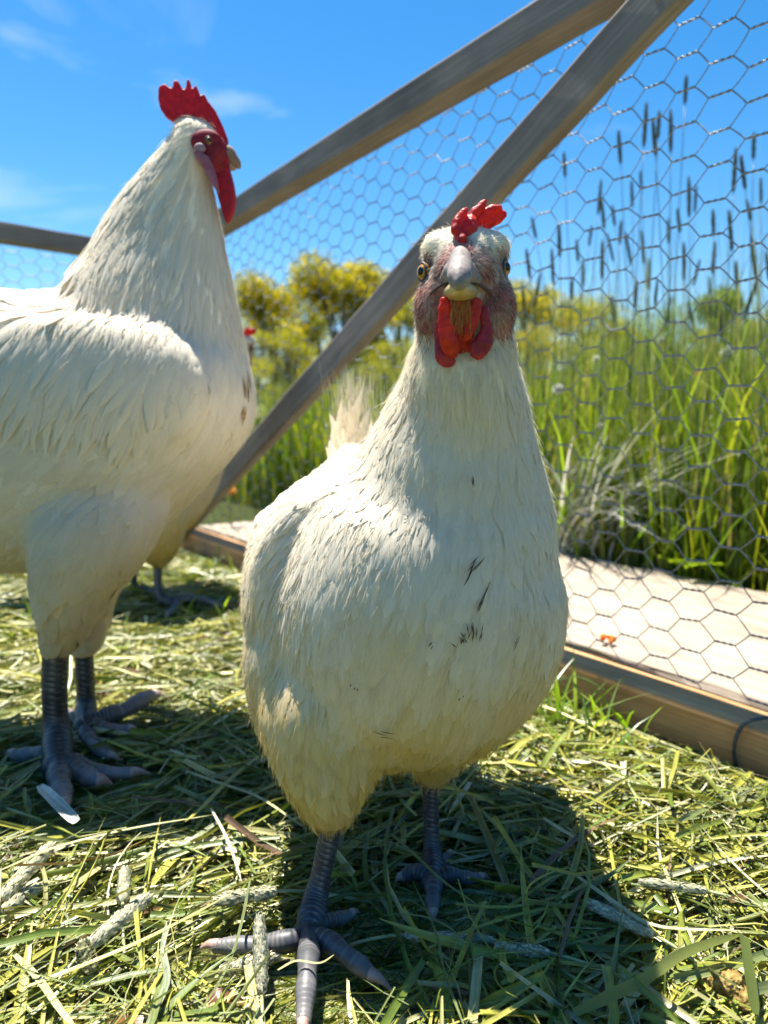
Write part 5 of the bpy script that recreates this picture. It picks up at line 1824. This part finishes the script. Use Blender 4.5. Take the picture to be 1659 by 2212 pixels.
def bend(v_, k, z0, turn):
    s_ = np.clip((v_[:, 2] - .285) / .06, 0, 1); a_ = -turn * s_ * s_ * (3 - 2 * s_)
    x_, y_ = v_[:, 0] - .042, v_[:, 1] + .030
    v_[:, 0], v_[:, 1] = .042 + x_ * np.cos(a_) - y_ * np.sin(a_), -.030 + x_ * np.sin(a_) + y_ * np.cos(a_)
    v_[:, 1] -= k * np.maximum(0, v_[:, 2] - z0)
    v_[:, 1] += .34 * np.clip(.20 - v_[:, 2], 0, .13)


def lean_forward(o, k, z0, turn):
    """Gives a copied bird its own posture: everything above z0 shifted towards its front."""
    if o.type in ('MESH', 'CURVES'):
        o.data = o.data.copy()
        if o.type == 'MESH':
            v_ = np.empty(len(o.data.vertices) * 3, np.float32); o.data.vertices.foreach_get('co', v_); v_ = v_.reshape(-1, 3)
            bend(v_, k, z0, turn)
            o.data.vertices.foreach_set('co', v_.ravel()); o.data.update()
        else:
            at = o.data.attributes['position']; v_ = np.empty(len(at.data) * 3, np.float32); at.data.foreach_get('vector', v_); v_ = v_.reshape(-1, 3)
            bend(v_, k, z0, turn)
            at.data.foreach_set('vector', v_.ravel())
    for c_ in o.children: lean_forward(c_, k, z0, turn)


lean_forward(hen2, .32, .205, 1.45)
hen2.rotation_euler = (0, 0, R(90))
hen2.location = (-0.322, 1.15, 0.0)
hen2.scale = (1.09, 1.09, 1.09)


# ================================================================== the rooster
YR = .655
roo = empty('rooster', (-.27, .65, 0), 'white rooster standing in profile with an upright red comb and long wattles', 'chicken')
ra = Acc()
# body along its length: (image x, top row, bottom row, half width)
cols_ = [(545, 840, 890, .012), (530, 780, 935, .036), (498, 724, 980, .056), (445, 690, 1035, .074), (385, 668, 1098, .082), (310, 650, 1160, .087), (220, 640, 1205, .089), (120, 634, 1225, .089),
         (20, 632, 1232, .088), (-80, 630, 1215, .084), (-180, 620, 1170, .078), (-270, 600, 1090, .060), (-350, 570, 980, .040), (-400, 560, 880, .022)]
sp = []
for (x, tp_, bt, hw) in cols_:
    a, b = P(x, tp_, YR), P(x, bt, YR)
    sp.append(((a.x + b.x) / 2, YR, (a.z + b.z) / 2, hw, (a.z - b.z) / 2))
sp = spline(sp, 60)
v, q, t = tube_np(sp[:, :3], sp[:, 3:], 40, up=(0, 0, 1), tangent=(-1, 0, 0)); ra.add(v, q, t)
# neck: (row, left, right, half depth)
nk = [(255, 388, 424, .011), (290, 374, 440, .017), (350, 328, 450, .021), (420, 264, 462, .026), (490, 220, 478, .032), (560, 184, 490, .040), (630, 140, 505, .050), (700, 150, 518, .058), (780, 200, 534, .062), (850, 260, 541, .056), (910, 320, 528, .046)]
sp = []
for (y, l, r, hd) in nk:
    a, b = P(l, y, YR), P(r, y, YR)
    sp.append(((a.x + b.x) / 2, YR, a.z, (b.x - a.x) / 2, hd))
sp = spline(sp, 50)
v, q, t = tube_np(sp[:, :3], sp[:, 3:], 36, up=(0, 1, 0), tangent=(0, 0, -1)); ra.add(v, q, t)
# head
ra.ball(P(425, 304, YR), (.0205, .0185, .0175), 24)
ra.ball(P(450, 322, YR), (.0135, .0150, .0150), 20)
# wing bulge and shoulder on the near side, thighs
ra.ball(P(265, 805, YR - .060), (.066, .024, .040), 24)
ra.ball(P(130, 850, YR - .068), (.120, .026, .062), 24)
ra.ball(P(130, 850, YR + .068), (.120, .026, .062), 24)
for (pts) in ([(P(235, 960, .650), .050, .040), (P(222, 1080, .618), .056, .050), (P(200, 1180, .602), .049, .045), (P(170, 1260, .597), .036, .036), (P(147, 1330, .598), .0250, .026), (P(134, 1385, .602), .0160, .0180), (P(122, 1415, .604), .0115, .0125)],
              [(P(245, 970, .670), .050, .040), (P(235, 1080, .696), .052, .045), (P(212, 1190, .700), .042, .040), (P(186, 1290, .694), .028, .030), (P(185, 1380, .690), .020, .020), (P(180, 1420, .688), .013, .013)]):
    sp = spline([(*p, a, b) for p, a, b in pts], 26)
    v, q, t = tube_np(sp[:, :3], sp[:, 3:], 26, up=(0, 1, 0), tangent=(0, 0, -1)); ra.add(v, q, t)
rb = remeshed(ra.mesh('body'), .0034, 26, .6)
flow_roo = Flow([
    [P(440, 262, YR - .015), P(385, 275, YR - .02), P(330, 340, YR - .025), P(270, 420, YR - .03), P(215, 520, YR - .04), P(175, 600, YR - .06), P(120, 700, YR - .085)],
    [P(440, 330, YR - .02), P(400, 430, YR - .03), P(360, 560, YR - .05), P(320, 680, YR - .07), P(270, 800, YR - .1)],
    [P(470, 400, YR - .01), P(480, 500, YR - .02), P(490, 620, YR - .04), P(480, 760, YR - .06), P(440, 880, YR - .07), P(380, 1000, YR - .085), P(320, 1100, YR - .085)],
    [P(500, 560, YR), P(530, 720, YR), P(548, 850, YR), P(520, 950, YR), P(440, 1050, YR), P(360, 1150, YR), P(200, 1230, YR)],
    [P(160, 640, YR - .03), P(60, 632, YR - .03), P(-100, 625, YR - .03), P(-300, 585, YR - .02)],
    [P(260, 780, YR - .10), P(150, 850, YR - .105), P(20, 920, YR - .105), P(-150, 960, YR - .09), P(-300, 900, YR - .05)],
    [P(330, 980, YR - .09), P(230, 1090, YR - .10), P(180, 1200, YR - .10), P(150, 1320, YR - .08), P(125, 1415, YR - .06)],
    [P(100, 1000, YR - .10), P(-20, 1080, YR - .10), P(-150, 1120, YR - .08)],
    [P(160, 640, YR + .05), P(60, 650, YR + .06), P(-100, 660, YR + .06)],
    [P(300, 900, YR + .09), P(150, 950, YR + .1), P(-50, 1000, YR + .1)],
])


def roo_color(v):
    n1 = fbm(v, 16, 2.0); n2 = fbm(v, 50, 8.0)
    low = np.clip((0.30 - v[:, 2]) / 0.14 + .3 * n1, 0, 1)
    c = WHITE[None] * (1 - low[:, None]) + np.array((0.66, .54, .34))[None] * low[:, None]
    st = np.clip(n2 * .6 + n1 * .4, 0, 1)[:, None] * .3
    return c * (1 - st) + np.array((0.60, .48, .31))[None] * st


def roo_face(v):
    m = np.maximum.reduce([bl(v, P(462, 312, YR - .020), .021, .4), bl(v, P(470, 345, YR - .018), .017, .5), bl(v, P(462, 312, YR + .020), .021, .4)])
    return m


v, nn = get_np(rb)
fm = roo_face(v)[:, None]
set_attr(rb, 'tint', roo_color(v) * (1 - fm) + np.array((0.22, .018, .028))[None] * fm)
tree_r = bvh_of(rb)
ro = link('body', rb, M['down'], roo)
rb_me = bpy.data.meshes.new_from_object(ro); rb_me.transform(Matrix.Translation(roo.location))
zr = lambda y: P(400, y, YR).z
infr = lambda p: p[:, 0] > -.48
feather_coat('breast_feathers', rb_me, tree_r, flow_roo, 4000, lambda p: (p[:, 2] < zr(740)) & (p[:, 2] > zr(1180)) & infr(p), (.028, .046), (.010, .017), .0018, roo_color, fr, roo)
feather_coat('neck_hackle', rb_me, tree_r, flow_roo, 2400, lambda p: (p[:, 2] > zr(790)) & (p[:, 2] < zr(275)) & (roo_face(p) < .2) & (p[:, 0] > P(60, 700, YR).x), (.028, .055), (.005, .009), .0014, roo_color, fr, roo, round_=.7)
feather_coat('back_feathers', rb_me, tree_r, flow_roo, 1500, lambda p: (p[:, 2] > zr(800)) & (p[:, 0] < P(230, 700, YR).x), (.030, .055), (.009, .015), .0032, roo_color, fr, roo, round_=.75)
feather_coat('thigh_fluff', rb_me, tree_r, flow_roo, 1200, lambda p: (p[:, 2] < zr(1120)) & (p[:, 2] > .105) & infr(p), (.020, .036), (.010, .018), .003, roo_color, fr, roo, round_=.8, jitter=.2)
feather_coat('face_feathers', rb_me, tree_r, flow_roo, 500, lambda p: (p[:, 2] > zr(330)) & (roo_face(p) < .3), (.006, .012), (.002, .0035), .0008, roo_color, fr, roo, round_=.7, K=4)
p, nn = sample_surface(rb_me, 30000, fr, None)
k = (roo_face(p) < .15) & (p[:, 2] > .115) & infr(p)
p, nn = p[k], nn[k]; n = len(p)
fuzz('plume_hairs', None, p, nn, flow_roo(p), fr.uniform(.008, .014, n), fr.uniform(.0002, .0014, n), fr.uniform(.00008, .00016, n), roo_color(p) * fr.uniform(.9, 1.1, (n, 1)), fr, M['plume'], roo, out=.14, spread=.13)

streaks([(531, 842, 1.5, .020, .005), (514, 898, 1.1, .014, .004)], roo, tree_r, fr, .6, (.22, .125, .045))
# wing: coverts over long secondaries, close to the flank
for sg in (-1, 1):
    sp_ = []
    for row, (x0, x1, y0, y1, nf, L, W) in enumerate([(285, 60, 790, 850, 14, .050, .022), (270, 10, 830, 930, 14, .060, .024), (245, -40, 870, 1010, 14, .075, .024), (140, -120, 900, 990, 10, .11, .022)]):
        for i in range(nf):
            f = i / (nf - 1)
            q = P(x0 + (x1 - x0) * f + fr.uniform(-6, 6), y0 + (y1 - y0) * f + fr.uniform(-6, 6), YR + sg * .13)
            sp_.append((tuple(q), unit(np.array([-.75 + .2 * (1 - f) + fr.normal(0, .06), 0.0, -.62 + .3 * f])), L * fr.uniform(.85, 1.1), W * fr.uniform(.85, 1.1)))
    snug_wing(tree_r, sp_, None, roo_color, roo, fr, .0018)
# saddle and cape hackle hanging over the wing
P_, N_, D_ = [], [], []
for i in range(330):
    x = fr.uniform(-170, 330)
    yb = 668 + fr.uniform(-16, 78) + max(0, (x - 150)) * .42
    h = tree_r.find_nearest(P(x, yb, YR - .13))
    P_.append(np.array(h[0])); N_.append(np.array(h[1])); D_.append(unit(np.array([-.42 + fr.normal(0, .16), -.10, -.85])))
n = len(P_)
me = lay_feathers('saddle_hackle', tree_r, np.array(P_), np.array(N_), np.array(D_), fr.uniform(.040, .085, n), fr.uniform(.006, .011, n), .0010, fr.uniform(.001, .006, n), roo_color(np.array(P_)) * fr.uniform(.95, 1.05, (n, 1)), fr, 8, .10, .7, .15)
so = link('saddle_hackle', me, M['feather'], roo)
so['kind'] = 'stuff'
# tail sickles (left of the picture)
cen, sid, nm, cl, fd = [], [], [], [], []
s = np.linspace(0, 1, 10)
for i in range(18):
    f = i / 17
    p0 = np.array(P(-330, 660, YR)) + np.array([0, fr.uniform(-.02, .02), -.05 * f])
    th = 1.9 - .9 * f
    L = .20 * fr.uniform(.8, 1.1)
    a = th + (.9 + .5 * f) * s
    st = L / 9
    path = p0[None] + np.concatenate([[[0, 0, 0]], np.cumsum(np.stack([np.cos(a), 0 * a + fr.normal(0, .08), np.sin(a)], 1)[:-1] * st, 0)])
    path[:, 0] -= .04 * s
    o = np.array([0, -1.0, 0]); d = unit(np.gradient(path, axis=0)); sd = np.cross(d, o)
    wp = np.interp(s, [0, .2, .7, 1], [.4, 1, .8, .1]) * .011
    cen.append(path); sid.append(sd * wp[:, None]); nm.append(np.tile(o, (10, 1))); fd.append(-wp * .3); cl.append(WHITE)
link('tail', ribbons('tail', np.array(cen), np.array(sid), np.array(cl), fold=np.array(fd), nrm=np.array(nm)), M['feather'], roo)

# comb and wattles, from their outlines
def rz(zx, zy, Y=YR):
    return P((380 + zx / 4.809) / 1.2345, (180 + zy / 4.809) / 1.2345, Y)


comb = [(212, 300), (222, 255), (262, 232), (300, 222), (345, 262), (385, 280), (402, 240), (405, 195), (440, 172), (470, 195), (505, 260), (548, 312), (566, 260), (576, 170), (594, 150), (612, 190), (640, 300),
        (662, 290), (680, 232), (700, 250), (730, 330), (758, 388), (775, 370), (792, 338), (812, 380), (845, 440), (940, 560), (1040, 770), (1095, 920), (1098, 990), (1085, 1050), (1030, 1010), (985, 900), (930, 800), (850, 745), (760, 690), (640, 690), (540, 735),
        (480, 765), (430, 725), (300, 640), (238, 545), (208, 420)]
link('comb', slab([rz(*p) for p in comb], (0, 1, 0), .0065, .0009, 5), M['comb_roo'], roo)
wt = [(850, 1080), (930, 1020), (1060, 1060), (1110, 1180), (1115, 1320), (1160, 1480), (1182, 1600), (1190, 1720), (1170, 1850), (1120, 1960), (1085, 2010), (1062, 1960), (1020, 1820), (985, 1700), (955, 1590), (930, 1480), (900, 1330)]
link('wattle', slab([rz(zx, zy, YR - .010) for zx, zy in wt], (0.12, 1, 0), .0075, .001, 9), M['comb_roo'], roo)
link('wattle', slab([rz(zx * 1.0 + 14, zy, YR + .010) for zx, zy in wt], (-.12, 1, 0), .0070, .001, 9), M['comb_roo'], roo)
ps = [(650, 1060), (760, 1090), (850, 1140), (920, 1290), (960, 1440), (985, 1620), (960, 1600), (880, 1480), (780, 1290), (690, 1170)]
link('bare_neck_skin', slab([rz(zx, zy, YR - .0215) for zx, zy in ps], (0.1, 1, 0), .007, .001, 9), M['pinkskin'], roo)
lb = Acc(); lb.ball(rz(735, 1035, YR - .0222), (.0050, .0024, .0042), 18); lb.ball(rz(728, 1075, YR - .0215), (.0034, .0020, .0046), 14)
link('ear_lobe', remeshed(lb.mesh('ear_lobe'), .0005, 4), M['lobe'], roo)
lb = Acc(); lb.ball(rz(820, 950, YR - .0175), (.0135, .0040, .0100), 18); lb.ball(rz(900, 1080, YR - .0165), (.0120, .0050, .0130), 18); lb.ball(rz(940, 1040, YR - .010), (.0095, .0060, .0110), 18); lb.ball(rz(945, 1210, YR - .010), (.0100, .0060, .0140), 18)
link('face_skin', remeshed(lb.mesh('face_skin'), .0009, 8), M['face_roo'], roo)
eye(rz(855, 945, YR - .0194), (.40, -1, 0), roo, .0036, M['iris_dark'])
bk = Acc()
sp = spline([(*rz(1010, 1110), .0095, .0085), (*rz(1085, 1120), .0082, .0078), (*rz(1150, 1175), .0056, .0058), (*rz(1215, 1240), .0032, .0038), (*rz(1250, 1305), .0008, .0010)], 20)
bk.tube(sp[:, :3], sp[:, 3:], 20, up=(0, 0, 1))
link('upper_beak', remeshed(bk.mesh('upper_beak'), .0008, 4), M['beak_roo'], roo)
bk = Acc()
sp = spline([(*rz(1030, 1215), .0070, .0042), (*rz(1100, 1245), .0062, .0042), (*rz(1160, 1275), .0042, .0034), (*rz(1205, 1300), .0014, .0016)], 16)
bk.tube(sp[:, :3], sp[:, 3:], 18, up=(0, 0, 1))
link('lower_beak', remeshed(bk.mesh('lower_beak'), .0008, 4), M['beak_roo'], roo)
# legs
RF1 = G(128, 1655, .020)
leg(roo, [P(122, 1385, .604), P(118, 1480, .606), P(122, 1570, .608)], RF1,
    [([G(160, 1675, .016), G(190, 1690, .012), G(215, 1700, .011)], G(245, 1706, .007), 1.1),
     ([G(128, 1690, .018), G(135, 1725, .014), G(140, 1750, .011)], G(142, 1780, .007), 1.1),
     ([G(160, 1660, .014), G(220, 1682, .010), G(290, 1682, .010)], G(330, 1684, .006), .9),
     ([G(95, 1645, .014), G(55, 1645, .010), G(30, 1642, .010)], G(8, 1640, .007), 1.0)], .0112, .0100, .0125, M['shank_roo'], rt=.0075, pitch=.0038)
RF2 = G(185, 1570, .020)
leg(roo, [P(180, 1395, .688), P(184, 1460, .690), P(186, 1520, .690)], RF2,
    [([G(225, 1562, .020), G(270, 1545, .024), G(315, 1518, .026), G(338, 1512, .022)], G(364, 1518, .014), 1.05),
     ([G(210, 1580, .016), G(245, 1592, .013), G(280, 1588, .013)], G(306, 1594, .008), 1.0),
     ([G(190, 1600, .014), G(215, 1630, .011), G(240, 1645, .010)], G(262, 1655, .006), .9),
     ([G(160, 1560, .012), G(140, 1550, .010)], G(125, 1545, .007), .9)], .0090, .0085, .0105, M['shank_roo'], rt=.0075, pitch=.0038)
